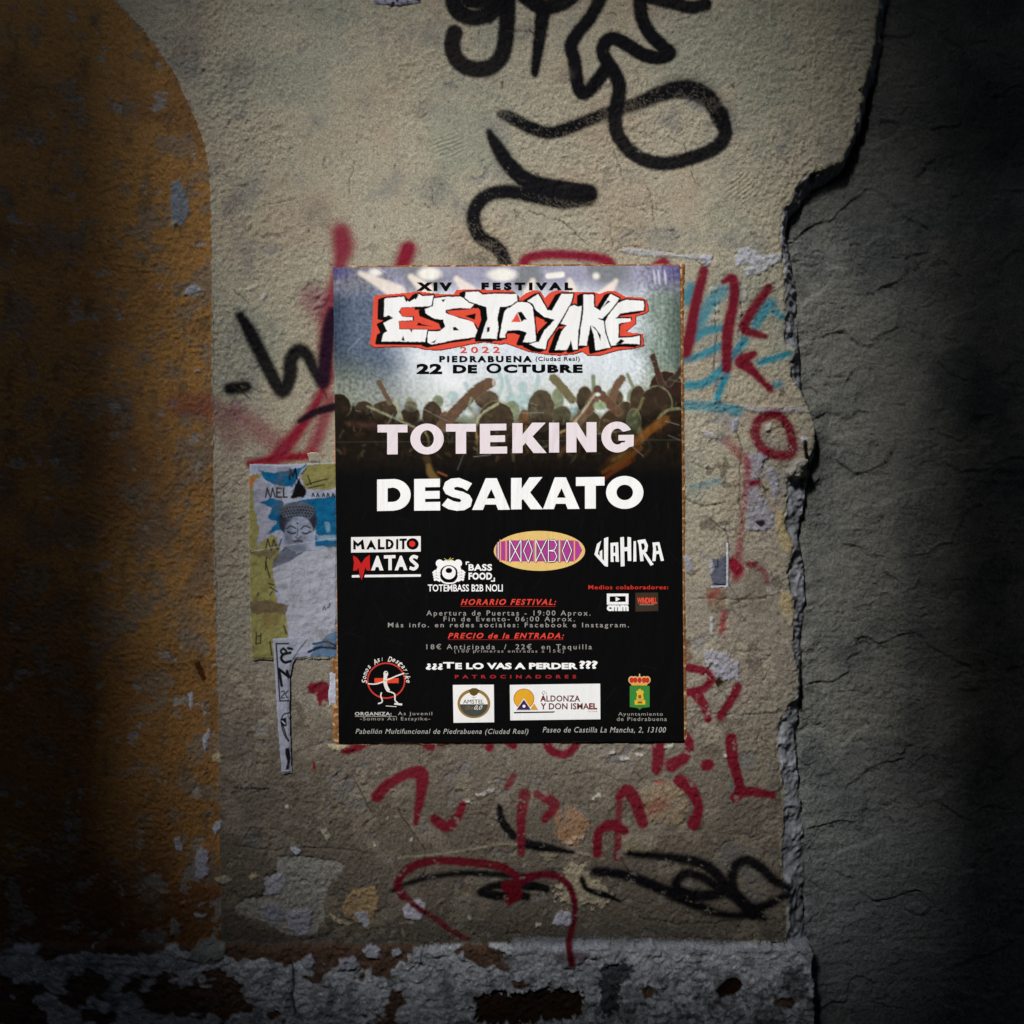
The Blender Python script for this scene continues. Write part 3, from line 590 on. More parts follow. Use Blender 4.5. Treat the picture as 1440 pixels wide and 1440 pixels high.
glab = {'top': 'thick black looping tag at the top of the wall', 'snake': 'black S-shaped stroke just above the poster', 'letter': 'black W and dot left of the poster',
        'scrawl': 'thin black scrawl below the poster, left half', 'coil': 'black coiled scrawl at the lower right', 'red_top': 'crimson strokes showing above and left of the poster',
        'red_smear': 'smeared crimson spray above the torn paper', 'teal': 'teal strokes right of the poster', 'red_right': 'crimson slanting letters right of the poster',
        'red_ring': 'crimson ring and worn drips by the broken edge', 'red_low': 'dark red brushed letters below the poster', 'red_loop': 'thin dark red loop above the plinth', 'red_blot': 'small red blot with drips under the torn paper'}
for kx, pid in graffiti.items(): part('graffiti', ids == pid, M_paint, glab[kx])
for i, lab in enumerate(flakes): part('plaster_chip', ids == 100 + i, M_wall, lab)
o = W.build('recessed_wall', f_rec & (ids < 100), M_dark)
tag(o, 'dark grey rough cement wall set back behind the broken plaster edge', 'wall')

# ------------------------------------------------------------------ poster
def poster_h(px, py): return 3.3 + .35 * np.sin(px / 41.0 + .6) * np.sin(py / 63.0 + 1.1)
P = Sheet(np.linspace(0, 1, 400), np.linspace(0, 1, 548))
U, V = P.X.copy(), P.Y.copy()
PXc = (469 + 8 * V) * (1 - U) + (955.5 + 5.5 * V) * U; PYc = (377 * (1 - U) + 374 * U) * (1 - V) + (1044.5 * (1 - U) + 1041.5 * U) * V
# paint in photograph millimetres on a straight sheet, then bend
gx_ = np.linspace(466, 964, 400); gy_ = np.linspace(372, 1047, 548)
P = Sheet(gx_, gy_); X, Y = P.X, P.Y
bgc = mixc(np.broadcast_to(lin((222, 230, 238)), X.shape + (3,)).astype(np.float32), lin((86, 100, 122)), sstep(600, 520, X - .12 * (Y - 400) + 14 * fbm(X, Y, 40, 2, 3)) * .97)
bgc = mixc(bgc, lin((52, 66, 86)), sstep(505, 470, X) * .8)
bgc = mixc(bgc, lin((80, 92, 88)), sstep(560, 480, X) * sstep(480, 530, Y) * .85)
bgc = mixc(bgc, lin((118, 136, 122)), sstep(880, 925, X + 10 * fbm(X, Y, 40, 2, 4)) * .9)
bgc = mixc(bgc, lin((62, 78, 72)), sstep(925, 955, X) * .75)
top = sstep(425, 392, Y + 6 * fbm(X, Y, 50, 2, 5))
bgc = mixc(bgc, lin((146, 142, 168)), top * .85)
bgc = mixc(bgc, lin((112, 118, 116)), top * sstep(-.1, .4, fbm(X, Y, 70, 2, 6)) * .7)
bgc = mixc(bgc, lin((92, 84, 138)), sstep(900, 950, X) * sstep(410, 385, Y) * .8)
bgc = mixc(bgc, lin((70, 64, 118)), sstep(510, 475, X) * sstep(400, 385, Y) * .8)
bgc = mixc(bgc, lin((190, 194, 174)), sstep(500, 560, Y) * .4)
bgc *= (1 + .22 * pn(X / 3, Y / 60, 33) * sstep(540, 470, X) + .22 * pn(X / 3, Y / 50, 34) * sstep(890, 930, X))[..., None]
spk = fbm(X, Y, 5, 2, 7) * np.clip(sstep(600, 490, X) + sstep(870, 930, X) + .3, 0, 1)
bgc *= (1 + .55 * spk)[..., None]
P.col = np.clip(bgc, 0, .9).astype(np.float32)
WH = (250, 244, 236)
for (a, b, ra, rb) in [((507, 385), (560, 412), 3, 11), ((578, 390), (600, 408), 4, 10), ((642, 393), (660, 410), 4, 9), ((866, 396), (846, 422), 3, 12), ((749, 396), (744, 412), 4, 8), ((801, 396), (806, 412), 4, 7)]:
    P.stroke([a + (ra,), b + (rb,)], None, (252, 238, 226), soft=3, a=.8, smooth=False)
for (cx, cy, rx, ry) in [(528, 384, 9, 5), (604, 386, 16, 9), (706, 387, 20, 9), (838, 389, 4.5, 4.5)]: P.ell(cx, cy, rx, ry, WH, soft=3.5, a=.95)
P.stroke([(771, 389), (790, 387)], 4, WH, soft=2)
P.stroke([(590, 500, 5), (640, 540, 14)], None, (244, 246, 250), soft=16, a=.8, smooth=False)
# glare stripes in the top right corner
for sx in (919, 925, 934): P.stroke([(sx, 381, 1), (sx + 1, 390, 1.6), (sx + 2, 400, .8)], None, (215, 212, 226), soft=1.5, a=.8)
# far crowd, pale
PT = (172, 196, 196); GB = (128, 138, 112)
for (cx, cy, rx, ry) in [(735, 545, 7, 9), (737, 575, 14, 22), (720, 565, 9, 12), (637, 558, 8, 8), (650, 572, 12, 10), (672, 560, 8, 12), (805, 590, 30, 18)]: P.ell(cx, cy, rx, ry, PT, 2, .9)
for L_ in [[(722, 566), (716, 545), (712, 530)], [(748, 560), (754, 545), (757, 530)], [(664, 575), (660, 555), (655, 540)], [(700, 560), (706, 540), (700, 520)], [(620, 590), (700, 590)]]: P.stroke(L_, 3, PT, soft=1.5, a=.85)
P.stroke([(600, 600), (930, 596)], 14, (120, 132, 112), soft=6, smooth=False)
for (cx, cy, rx, ry) in [(616, 565, 8, 9), (720, 578, 11, 14), (784, 562, 9, 16), (822, 552, 8, 8), (862, 558, 10, 12), (890, 560, 9, 14), (578, 573, 9, 8), (576, 565, 5, 6)]: P.ell(cx, cy, rx, ry, GB, 1.5)
P.stroke([(835, 560), (834, 530)], 3, GB, soft=1.5); P.stroke([(900, 560), (890, 545), (882, 527)], 2.5, GB, soft=1.5)
# near crowd, brown silhouettes with pale rims
BR = (66, 54, 42); DK = (40, 32, 24); RIM = (150, 150, 118)
def head(cx, cy, rx, ry, c=BR, rim=True, ang=0):
    if rim: P.ell(cx + .8, cy - 1.2, rx + .7, ry + .5, RIM, 1.0, .5, ang)
    P.poly([(cx + rx * math.cos(t_), cy + ry * math.sin(t_)) for t_ in np.linspace(0, 6.2832, 18)[:-1]], c, soft=.9, rough=1.3, wl=9, tex=.3, seed=int(cx))
    P.ell(cx, cy + ry * 1.1, rx * 1.15, ry * .8, (30, 24, 18), 7, .75)
P.poly([(466, 574), (500, 572), (560, 590), (640, 594), (700, 600), (760, 596), (830, 590), (880, 585), (930, 560), (964, 548), (964, 700), (466, 700)], DK, soft=3, rough=3, wl=20)
for args in [(477, 572, 17, 18, DK), (512, 574, 12, 10), (541, 579, 18, 15), (577, 585, 14, 12), (578, 572, 9, 8, (112, 108, 90)), (608, 584, 14, 19), (626, 592, 8, 13, (96, 66, 54)),
             (685, 563, 17, 13, (92, 78, 62)), (698, 592, 25, 27, BR), (739, 588, 10, 12, (112, 82, 56)), (761, 578, 19, 30, (82, 72, 56)), (790, 585, 13, 14, (84, 80, 62)),
             (822, 562, 12, 18, (72, 62, 48)), (867, 562, 9, 13, (92, 74, 58)), (826, 600, 20, 24, (70, 60, 44)), (862, 602, 20, 26, (66, 52, 38)), (880, 585, 14, 20, BR),
             (936, 548, 24, 26, (52, 36, 30)), (897, 565, 12, 22, (70, 56, 42)), (890, 596, 10, 20, (78, 84, 62)), (922, 570, 22, 26, (56, 44, 34)), (948, 600, 26, 25, (40, 30, 22))]: head(*args)
for L_, r_, c_ in [([(622, 600), (645, 575), (668, 552), (686, 540)], 8, (100, 76, 60)), ([(533, 538), (541, 552), (549, 566)], 3.6, (104, 84, 66)), ([(778, 532), (790, 545), (804, 562)], 6, (116, 108, 78)),
                   ([(874, 533), (866, 545), (860, 562)], 5.5, (112, 86, 68)), ([(918, 502), (923, 520), (930, 540)], 4, (70, 48, 40)), ([(838, 556), (828, 575), (812, 592)], 7, (110, 84, 66)),
                   ([(846, 556), (858, 570), (870, 580)], 6, (104, 76, 58)), ([(957, 520), (950, 530), (940, 540)], 4, (60, 44, 38))]:
    P.stroke(L_, r_ + .6, RIM, soft=1.2, a=.35, rough=.8); P.stroke(L_, r_, c_, soft=1.0, rough=1.2)
P.ell(688, 539, 9, 7, (104, 80, 62)); P.ell(694, 538, 2, 5, (190, 176, 160)); P.ell(840, 549, 6, 7, (92, 68, 54)); P.ell(840, 555, 4, 2.5, (215, 222, 226)); P.ell(843, 571, 9, 6, (150, 168, 132), 1.5)
for L_, c_ in [([(518, 572), (550, 586), (585, 602)], RIM), ([(556, 562), (560, 575), (566, 590)], (170, 170, 130)), ([(666, 606), (676, 584), (700, 568)], (180, 178, 140)), ([(663, 560), (660, 572), (668, 584)], RIM),
               ([(668, 590), (671, 620), (672, 638)], (136, 110, 68)), ([(808, 594), (826, 570), (836, 555)], (190, 178, 150)), ([(904, 560), (898, 575), (890, 585)], (120, 112, 76)), ([(925, 590), (938, 578), (954, 575)], (128, 128, 92)),
               ([(598, 608), (603, 620), (602, 640)], (150, 140, 84)), ([(740, 600), (736, 618), (742, 636)], (120, 92, 50)), ([(780, 612), (795, 605)], (150, 130, 90))]:
    P.stroke(L_, 1.6, c_, soft=1.2, a=.8, rough=.8)
for L_, r_, c_ in [([(935, 590), (910, 608), (885, 630), (860, 648), (846, 664)], 6, (116, 74, 32)), ([(880, 636), (862, 648)], 3, (168, 138, 66)), ([(600, 645), (606, 662), (616, 674)], 5, (142, 112, 64)),
                   ([(614, 662), (628, 668)], 1.6, (160, 90, 50)), ([(850, 672), (862, 664), (890, 646)], 3.5, (120, 60, 24)), ([(786, 640), (800, 625)], 3, (128, 90, 56))]:
    P.stroke(L_, r_, c_, soft=2.5, a=.85, rough=1.6)
P.poly([(466, 592), (520, 590), (560, 600), (590, 612), (640, 620), (760, 622), (850, 616), (900, 625), (964, 600), (964, 720), (466, 720)], (26, 21, 15), soft=9, rough=6, wl=30, a=.72)
P.stroke([(490, 596), (540, 600), (590, 604)], 3, (84, 58, 50), soft=5, a=.6, rough=2)
rq = random.Random(3)
for i in range(420):
    hx, hy = rq.uniform(470, 955), rq.uniform(558, 642); an = rq.gauss(1.5, .8); L = rq.uniform(3, 13)
    c_ = rq.choice([(104, 84, 58), (70, 54, 38), (24, 18, 14), (30, 24, 18), (130, 122, 84), (88, 92, 66), (96, 60, 36), (20, 16, 12)])
    P.stroke([(hx, hy), (hx + L * math.cos(an) / 2 + rq.uniform(-2, 2), hy + L * math.sin(an) / 2), (hx + L * math.cos(an), hy + L * math.sin(an))], rq.uniform(.5, 2.2), c_, soft=1.2, a=rq.uniform(.08, .34) * (1 if hy > 585 else .6))
cz_ = sstep(545, 575, Y)
P.col *= (1 + cz_ * .45 * fbm(X, Y, 9, 3, 61))[..., None]
blk = sstep(640, 676, Y + 3 * fbm(X, Y, 40, 2, 9)) * .9 + .1 * (Y > 690); 
P.col[:] = mixc(P.col, np.array([.0035, .0035, .0038]), np.clip(sstep(628, 678, Y), 0, 1))
P.stroke([(603, 655, 3), (606, 666, 5), (616, 676, 4)], None, (120, 96, 52), soft=2.5, a=.75); P.stroke([(616, 664), (628, 669)], 1.2, (140, 80, 44), soft=1.2, a=.8)
P.stroke([(900, 630, 3), (870, 652, 5), (848, 664, 2)], None, (100, 60, 22), soft=2.5, a=.7, rough=1.5)
P.stroke([(848, 674), (862, 664), (885, 650)], 2.5, (96, 46, 18), soft=2, a=.7)
# scratches and creases in the varnish
rnd = random.Random(5)
for i in range(120):
    a = (rnd.uniform(470, 955), rnd.uniform(378, 640)); an = rnd.gauss(0, .5) if rnd.random() < .5 else rnd.uniform(0, 3.1); L = rnd.uniform(5, 46)
    if 560 < a[0] < 880 and a[1] < 560: continue
    P.stroke([a, (a[0] + L * math.cos(an), a[1] + L * math.sin(an))], .35, (175, 178, 172) if rnd.random() < .7 else (30, 34, 36), soft=.9, a=rnd.uniform(.2, .55), smooth=False)
for p_ in [[(955, 376), (935, 392), (918, 402)], [(470, 520), (955, 517)], [(470, 622), (955, 619)]]: P.stroke(p_, .4, (185, 186, 186), soft=.9, a=.07, smooth=False)
for i in range(60):
    a = (rnd.uniform(472, 955), rnd.uniform(680, 1035)); an = rnd.uniform(0, 3.1); L = rnd.uniform(4, 30)
    P.stroke([a, (a[0] + L * math.cos(an), a[1] + L * math.sin(an))], .3, (40, 38, 38), soft=.9, a=rnd.uniform(.15, .4), smooth=False)
# bend the straight sheet onto the four corners of the real one
u = (X - 466) / 498.0; v = (Y - 372) / 675.0
def warp_back(px, py):  # sheet corner fit in place
    return px, py
xl = 469 + 8 * v; xr = 955.5 + 5.5 * v
inside = (X >= xl) & (X <= xr) & (Y >= 377 - 3 * u) & (Y <= 1044.5 - 3 * u)
# snap the border columns and rows to the true edge
Xn = np.clip(X, xl, xr); Yn = np.clip(Y, 377 - 3 * u, 1044.5 - 3 * u)
P.X, P.Y = Xn.astype(np.float32), Yn.astype(np.float32)
P.H = poster_h(P.X, P.Y).astype(np.float32) + .10 * pn(P.X / 9, P.Y / 8, 4) + .10 * pn(P.X / 5, P.Y / 5, 6) * sstep(620, 520, P.Y)
cell = (np.abs(np.diff(P.X[:-1], axis=1)) > .01) & (np.abs(np.diff(P.Y[:, :-1], axis=0)) > .01)
M_poster = material('printed_poster_paper', rough=.5, spec=.035, grain=.06, gscale=500, bump=.10, bscale=300, bdist=.0005, wrinkle=.6)
poster = empty('festival_poster', 716, 1044, 'large black festival poster with crowd photo and white band names, centre of the wall', 'poster')
sheet = adopt(P.build('poster_sheet', cell, M_poster), poster)
# its cut edge, so the sheet has thickness
def rim_strip(name, loop, h_in, h_out, m, parent):
    vs = []; fs = []; n = len(loop)
    for (a, b) in loop: vs.append(world(a, b, h_in)); vs.append(world(a, b, h_out))
    for i in range(n): j = (i + 1) % n; fs.append((2 * i, 2 * j, 2 * j + 1, 2 * i + 1))
    me = bpy.data.meshes.new(name); me.from_pydata(vs, [], fs); me.materials.append(m)
    o = bpy.data.objects.new(name, me); C.objects.link(o); return adopt(o, parent)
M_edge = material('paper_edge', attr=False, color=(.25, .24, .24), rough=.8, grain=.1)
rim_strip('cut_edge', [(469.1, 377), (955.4, 374), (961, 1041.5), (477, 1044.4)], 3.1, 1.2, M_edge, poster)

# ---------------------------------------------------------------- print on the poster: flat shapes a hair above the sheet
_mats = {}
def ink(c):
    c = tuple(c)
    if c not in _mats:
        l = lin(c); _mats[c] = material('ink_%d' % len(_mats), attr=False, color=tuple(float(v) for v in l), rough=.5, spec=.035, grain=.02, gscale=500, bump=.10, bscale=300, bdist=.0005, wrinkle=.6)
    return _mats[c]
def curve_to_mesh(cu):
    o = bpy.data.objects.new('tmp', cu); C.objects.link(o)
    dg = bpy.context.evaluated_depsgraph_get(); me = bpy.data.meshes.new_from_object(o.evaluated_get(dg))
    vs = np.empty(len(me.vertices) * 3, np.float32); me.vertices.foreach_get('co', vs)
    fs = [tuple(p.vertices) for p in me.polygons]
    bpy.data.objects.remove(o); bpy.data.meshes.remove(me); return vs.reshape(-1, 3), fs
def put(name, XY, fs, c, level, parent, base=poster_h, label=None):
    me = bpy.data.meshes.new(name)
    vs = [world(x, y, float(base(x, y)) + .32 + .13 * level) for x, y in XY]
    me.from_pydata(vs, [], fs); me.materials.append(ink(c))
    me.update()
    if len(me.polygons) and sum(p.normal.y * p.area for p in me.polygons) > 0: me.flip_normals()
    o = bpy.data.objects.new(name, me); C.objects.link(o); adopt(o, parent)
    if label: o['label'] = label
    return o
def shape(name, contours, c, level=0, parent=None, **k):
    cu = bpy.data.curves.new('s', 'CURVE'); cu.dimensions = '2D'; cu.fill_mode = 'BOTH'
    for ct in contours:
        sp = cu.splines.new('POLY'); sp.points.add(len(ct) - 1); sp.use_cyclic_u = True
        for i, (x, y) in enumerate(ct): sp.points[i].co = (x / 100.0, -y / 100.0, 0, 1)
    vs, fs = curve_to_mesh(cu); bpy.data.curves.remove(cu)
    return put(name, [(a[0] * 100, -a[1] * 100) for a in vs], fs, c, level, parent or poster, **k)
def text(name, s, x0, x1, y0, y1, c, bold=0.0, shear=0.0, track=1.0, level=0, parent=None, small=False, rot=0, **k):
    cu = bpy.data.curves.new('t', 'FONT'); cu.body = s; cu.size = 1; cu.offset = bold; cu.shear = shear; cu.space_character = track; cu.resolution_u = 3 if y1 - y0 < 14 else 8
    cu.fill_mode = 'BOTH'
    if small: cu.small_caps_scale = .78; 
    if small:
        for i, ch in enumerate(s):
            if ch.islower(): cu.body_format[i].use_small_caps = True
    vs, fs = curve_to_mesh(cu); bpy.data.curves.remove(cu)
    a = vs.min(0); b = vs.max(0)
    XY = [(x0 + (v_[0] - a[0]) / (b[0] - a[0]) * (x1 - x0), y1 - (v_[1] - a[1]) / (b[1] - a[1]) * (y1 - y0)) for v_ in vs]
    if rot:
        cx, cy = (x0 + x1) / 2, (y0 + y1) / 2; ca, sa = math.cos(rot), math.sin(rot)
        XY = [(cx + (x - cx) * ca - (y - cy) * sa, cy + (x - cx) * sa + (y - cy) * ca) for x, y in XY]
    return put(name, XY, fs, c, level, parent or poster, **k)
def arc(cx, cy, rx, ry, a0=0, a1=360, n=32):
    return [(cx + rx * math.cos(math.radians(a0 + (a1 - a0) * i / n)), cy + ry * math.sin(math.radians(a0 + (a1 - a0) * i / n))) for i in range(n + (0 if abs(a1 - a0) >= 360 else 1))]
def rect(x0, y0, x1, y1, s=0): return [(x0, y0), (x1, y0 - s), (x1, y1 - s), (x0, y1)]
def ribbon(pts, wd, smooth=True):
    p = [tuple(q_) + ((wd,) if len(q_) == 2 else ()) for q_ in pts]; q_ = smooth_path(p, 8) if smooth and len(p) > 2 else [np.array(z, float) for z in p]
    A = np.array(q_); T = np.gradient(A[:, :2], axis=0); T /= np.linalg.norm(T, axis=1, keepdims=True) + 1e-9; Nn = np.stack([-T[:, 1], T[:, 0]], 1)
    L = A[:, :2] + Nn * A[:, 2:3] / 2; R = A[:, :2] - Nn * A[:, 2:3] / 2
    return [tuple(z) for z in L] + [tuple(z) for z in R[::-1]]

# --- headline logo, painted on a fine sheet of its own
G = Sheet(np.arange(520, 916, .75), np.arange(404, 504, .75))
def A_(pts): return [(460 + a / 5.538, 360 + b / 5.538) for a, b in pts]
def B_(pts): return [(710 + a / 5.538, 360 + b / 5.538) for a, b in pts]
RD = (228, 82, 62); BK = (8, 7, 8); WT = (250, 248, 248)
redout = A_([(365, 330), (380, 312), (520, 300), (660, 288), (700, 278), (810, 292), (850, 298), (880, 300), (985, 300), (1005, 270), (1100, 262), (1300, 268), (1440, 272)]) + \
         B_([(80, 292), (115, 330), (160, 295), (215, 272), (270, 275), (305, 330), (355, 285), (400, 272), (480, 282), (560, 286), (600, 285), (690, 285), (730, 300), (800, 275), (850, 275), (930, 320), (1060, 328), (1100, 345), (1118, 430),
             (1080, 455), (1015, 470), (1015, 530), (960, 575), (940, 590), (1000, 605), (1070, 608), (1078, 700), (1000, 722), (880, 735), (740, 775), (640, 775), (600, 745), (540, 765), (420, 775), (300, 765), (180, 745), (100, 715), (55, 700), (0, 680)]) + \
         A_([(1360, 690), (1220, 672), (1110, 690), (990, 715), (880, 735), (760, 730), (700, 712), (520, 708), (370, 715), (335, 690), (345, 610), (352, 560)])
G.poly(redout, RD, soft=.8, rough=.5, wl=6)
G.id[:] = 0
sd_red = poly_sd(G.X, G.Y, redout)
letters = {
 'E': A_([(450, 335), (600, 322), (640, 365), (690, 330), (715, 300), (745, 318), (830, 312), (815, 395), (580, 405), (560, 440), (590, 478), (668, 482), (668, 505), (560, 510), (565, 575), (785, 578), (765, 672), (428, 668), (440, 610), (470, 590), (440, 525), (520, 490), (445, 475)]),
 'S': A_([(835, 335), (930, 322), (1040, 322), (1100, 345), (1145, 380), (1118, 412), (1010, 408), (925, 425), (925, 450), (1040, 490), (1135, 515), (1170, 580), (1150, 635), (1080, 645), (1000, 655), (920, 672), (820, 692), (785, 680), (788, 590), (880, 590), (920, 555), (905, 500), (830, 490), (770, 450), (765, 420), (825, 395)]),
 'T': A_([(1082, 285), (1180, 282), (1210, 305), (1300, 298), (1440, 300)]) + B_([(92, 302), (98, 355), (60, 385), (10, 398)]) + A_([(1345, 400), (1325, 490), (1335, 560), (1320, 650), (1270, 645), (1200, 645), (1225, 560), (1250, 490), (1240, 400), (1190, 385), (1110, 360), (1075, 330)]),
 'A': B_([(20, 420), (100, 362), (190, 368), (215, 400), (235, 560), (242, 680), (140, 675), (170, 600), (110, 580), (20, 585), (0, 620)]) + A_([(1390, 640), (1342, 640), (1360, 540), (1380, 440), (1410, 405)]),
 'Y': B_([(175, 355), (260, 300), (330, 425), (365, 430), (440, 300), (530, 300), (520, 350), (500, 400), (380, 590), (330, 660), (315, 730), (250, 720), (190, 690), (265, 670), (310, 580), (390, 500), (310, 480), (240, 425), (215, 375)]),
 'I': B_([(505, 400), (540, 385), (570, 400), (598, 392), (590, 470), (570, 600), (565, 730), (530, 735), (505, 690), (480, 735), (388, 735), (440, 590), (480, 545), (435, 530)]),
 'K': B_([(610, 305), (690, 305), (692, 400), (740, 430), (820, 300), (890, 335), (830, 420), (760, 490), (720, 490), (790, 520), (780, 600), (820, 715), (705, 740), (690, 620), (665, 545), (650, 620), (635, 700), (575, 700), (590, 560), (610, 430), (610, 360)]),
 'E2': B_([(800, 470), (880, 370), (940, 345), (1080, 355), (1080, 425), (900, 450), (860, 490), (975, 490), (980, 515), (885, 530), (880, 640), (960, 640), (1048, 625), (1048, 690), (950, 685), (880, 690), (825, 705), (790, 600), (778, 520)])}
shadow = np.full(G.X.shape, 1e9, np.float32)
sds = {k_: poly_sd(G.X, G.Y, p_) + .5 * pn(G.X / 4, G.Y / 4, 7) for k_, p_ in letters.items()}
for (dx, dy) in [(0, 0), (-4, 1), (-7, 2.5)]:
    for p_ in letters.values(): shadow = np.minimum(shadow, poly_sd(G.X - dx, G.Y - dy, p_))
G.mix(slice(None), sstep(2.6, 1.6, shadow), BK)
for k_, sd in sds.items():
    G.mix(slice(None), sstep(2.2, 1.4, sd), BK); G.mix(slice(None), sstep(.5, -.5, sd), WT)
for p_ in [A_([(85 + 490, 410), (680, 405), (700, 470), (590, 478), (572, 440)]), A_([(690, 470), (740, 480), (870, 530), (890, 575), (700, 572), (570, 570), (565, 515), (690, 510)]), A_([(930, 430), (1040, 425), (1180, 410), (1200, 500), (1170, 540), (1090, 495), (960, 460)]),
           B_([(240, 475), (310, 505), (245, 560)]), B_([(95, 445), (125, 518), (50, 518)]), B_([(900, 540), (1000, 500), (1000, 560), (905, 600)]), B_([(415, 560), (470, 545), (440, 570)])]:
    G.poly(p_, RD, soft=.7, rough=.4, wl=5)
for p_ in [A_([(700, 545), (715, 520), (740, 535), (820, 552), (760, 548)]), A_([(1075, 470), (1160, 450), (1150, 500), (1090, 478)]), B_([(98, 442), (130, 438), (172, 500), (150, 500), (130, 518)]), A_([(980, 560), (1000, 555), (1030, 582), (985, 585)]), A_([(1245, 560), (1268, 555), (1265, 590), (1245, 600)]),
           A_([(600, 330), (635, 345), (620, 365)]), A_([(680, 330), (720, 300), (700, 335), (690, 345)]), A_([(455, 480), (480, 465), (518, 485), (470, 487)]), A_([(580, 660), (595, 625), (608, 665)]), A_([(645, 575), (660, 600), (668, 575)]), B_([(495, 735), (512, 655), (530, 735)]),
           B_([(755, 410), (800, 350), (820, 360), (790, 380)]), B_([(670, 545), (700, 560), (745, 620), (742, 665), (715, 590)]), A_([(810, 680), (850, 655), (840, 680)]), A_([(890, 345), (925, 340), (905, 365)]), B_([(860, 690), (900, 650), (930, 665), (900, 690)])]:
    G.poly(p_, BK, soft=.6)
G.H = poster_h(G.X, G.Y).astype(np.float32) + .40
M_print = material('printed_logo', rough=.5, spec=.035, grain=.02, gscale=500, bump=.10, bscale=300, bdist=.0005, wrinkle=.6)
o = adopt(G.build('headline_logo', (sd_red[:-1, :-1] < .3), M_print), poster); o['label'] = 'jagged white graffiti style headline outlined in black and red'

text('heading_lettering', 'XIV', 586, 636, 398, 410, BK, bold=.075, track=1.45)
text('heading_lettering', 'FESTIVAL', 677, 805, 398, 409, BK, bold=.07, track=1.6)
text('year_lettering', '2022', 647, 703, 488, 497, RD, bold=.02, track=1.5)
text('place_lettering', 'PIEDRABUENA', 618, 748, 501, 510, BK, bold=.055, track=1.4)
text('place_lettering', '(Ciudad Real)', 753, 815, 502, 510, BK, bold=.015, track=1.15)
text('date_lettering', '22', 586, 622, 512, 526.5, BK, bold=.05, track=1.1)
text('date_lettering', 'DE', 637, 671, 513.5, 525.5, BK, bold=.06, track=1.15)
text('date_lettering', 'O', 684, 705, 511.5, 525.5, BK, bold=.035)
text('date_lettering', 'CTUBRE', 708, 819, 513, 525, BK, bold=.06, track=1.2)
# band names, drawn as heavy letters
PK = (236, 224, 230)
def a3(pts): return [(460 + a / 5.538, 530 + b / 5.538) for a, b in pts]
def a4(pts): return [(710 + a / 5.538, 530 + b / 5.538) for a, b in pts]
def glyph_T(f, x0, x1, y0, y1, s0, s1, bar): return [f([(x0, y0), (x1, y0 - 1), (x1, y0 + bar), (s1, y0 + bar), (s1, y1 - 1), (s0, y1), (s0, y0 + bar), (x0, y0 + bar)])]
tk = glyph_T(a3, 395, 628, 374, 605, 470, 552, 60)
tk += [a3([(780 + 130 * math.cos(t_), 485 + 120 * math.sin(t_)) for t_ in np.linspace(0, 2 * math.pi, 40)[:-1]]), a3([(780 + 53 * math.cos(t_), 483 + 66 * math.sin(t_)) for t_ in np.linspace(0, 2 * math.pi, 32)[:-1]])]
tk += glyph_T(a3, 927, 1160, 368, 600, 1003, 1084, 60)
tk += [a3([(1190, 368), (1396, 366), (1396, 418), (1270, 420), (1270, 458), (1386, 456), (1386, 508), (1270, 510), (1270, 545), (1402, 543), (1402, 598), (1190, 600)])]
tk += [a4([(58, 362), (138, 362), (138, 450), (212, 358), (318, 358), (215, 465), (325, 594), (222, 594), (160, 515), (138, 540), (138, 594), (58, 595)])]
tk += [a4([(343, 358), (422, 358), (422, 590), (343, 591)])]
tk += [a4([(477, 358), (560, 356), (634, 475), (634, 354), (712, 354), (712, 586), (634, 587), (556, 468), (556, 589), (477, 590)])]
go = [(872 + 122 * math.cos(t_), 470 + 120 * math.sin(t_)) for t_ in np.linspace(math.radians(-33), math.radians(-325 - 4), 34)]
gi = [(878 + 55 * math.cos(t_), 466 + 64 * math.sin(t_)) for t_ in np.linspace(math.radians(-318), math.radians(-48), 26)]
go = [(872 + 122 * math.cos(math.radians(t_)), 470 + 120 * math.sin(math.radians(t_))) for t_ in np.linspace(-28, -318, 34)]
gi = [(874 + 50 * math.cos(math.radians(t_)), 466 + 62 * math.sin(math.radians(t_))) for t_ in np.linspace(-312, -40, 26)]
tk += [a4(go + [(1000, 540), (1002, 452), (882, 454), (882, 498), (935, 498), (930, 512)] + gi + [(925, 428)])]
shape('band_name', tk, PK, 0, label='large pinkish white upper band name')
dk = [a3([(392, 800), (520, 796)] + [(520 + 133 * math.cos(math.radians(t_)), 918 + 122 * math.sin(math.radians(t_))) for t_ in np.linspace(-85, 85, 18)] + [(520, 1042), (392, 1045)]),
      a3([(474, 868)] + [(508 + 66 * math.cos(math.radians(t_)), 918 + 56 * math.sin(math.radians(t_))) for t_ in np.linspace(-85, 85, 14)] + [(474, 974)])]
dk += [a3([(680, 796), (880, 793), (880, 858), (765, 860), (765, 890), (878, 888), (878, 948), (765, 950), (765, 975), (882, 973), (882, 1040), (680, 1042)])]
dk += [a3([(1100, 815), (1130, 830), (1092, 888), (1055, 865), (1015, 856), (990, 862), (995, 880), (1060, 895), (1110, 920), (1132, 958), (1118, 1010), (1070, 1038), (1010, 1043), (945, 1030), (895, 1000), (940, 945), (985, 968), (1030, 977), (1048, 966), (1035, 950), (975, 935), (925, 912), (903, 870), (920, 820), (965, 793), (1030, 787)])]
def Agl(f, xa, xb, xt0, xt1, y0, y1): 
    h = y1 - y0; return [f([(xt0, y0), (xt1, y0), (xb, y1 - 2), (xb - 92, y1 - 1), (xb - 108, y0 + .83 * h), (xa + 100, y0 + .83 * h), (xa + 84, y1), (xa, y1)]), f([((xa + xb) / 2 + 2, y0 + .34 * h), ((xa + xb) / 2 + 34, y0 + .64 * h), ((xa + xb) / 2 - 34, y0 + .64 * h)])]
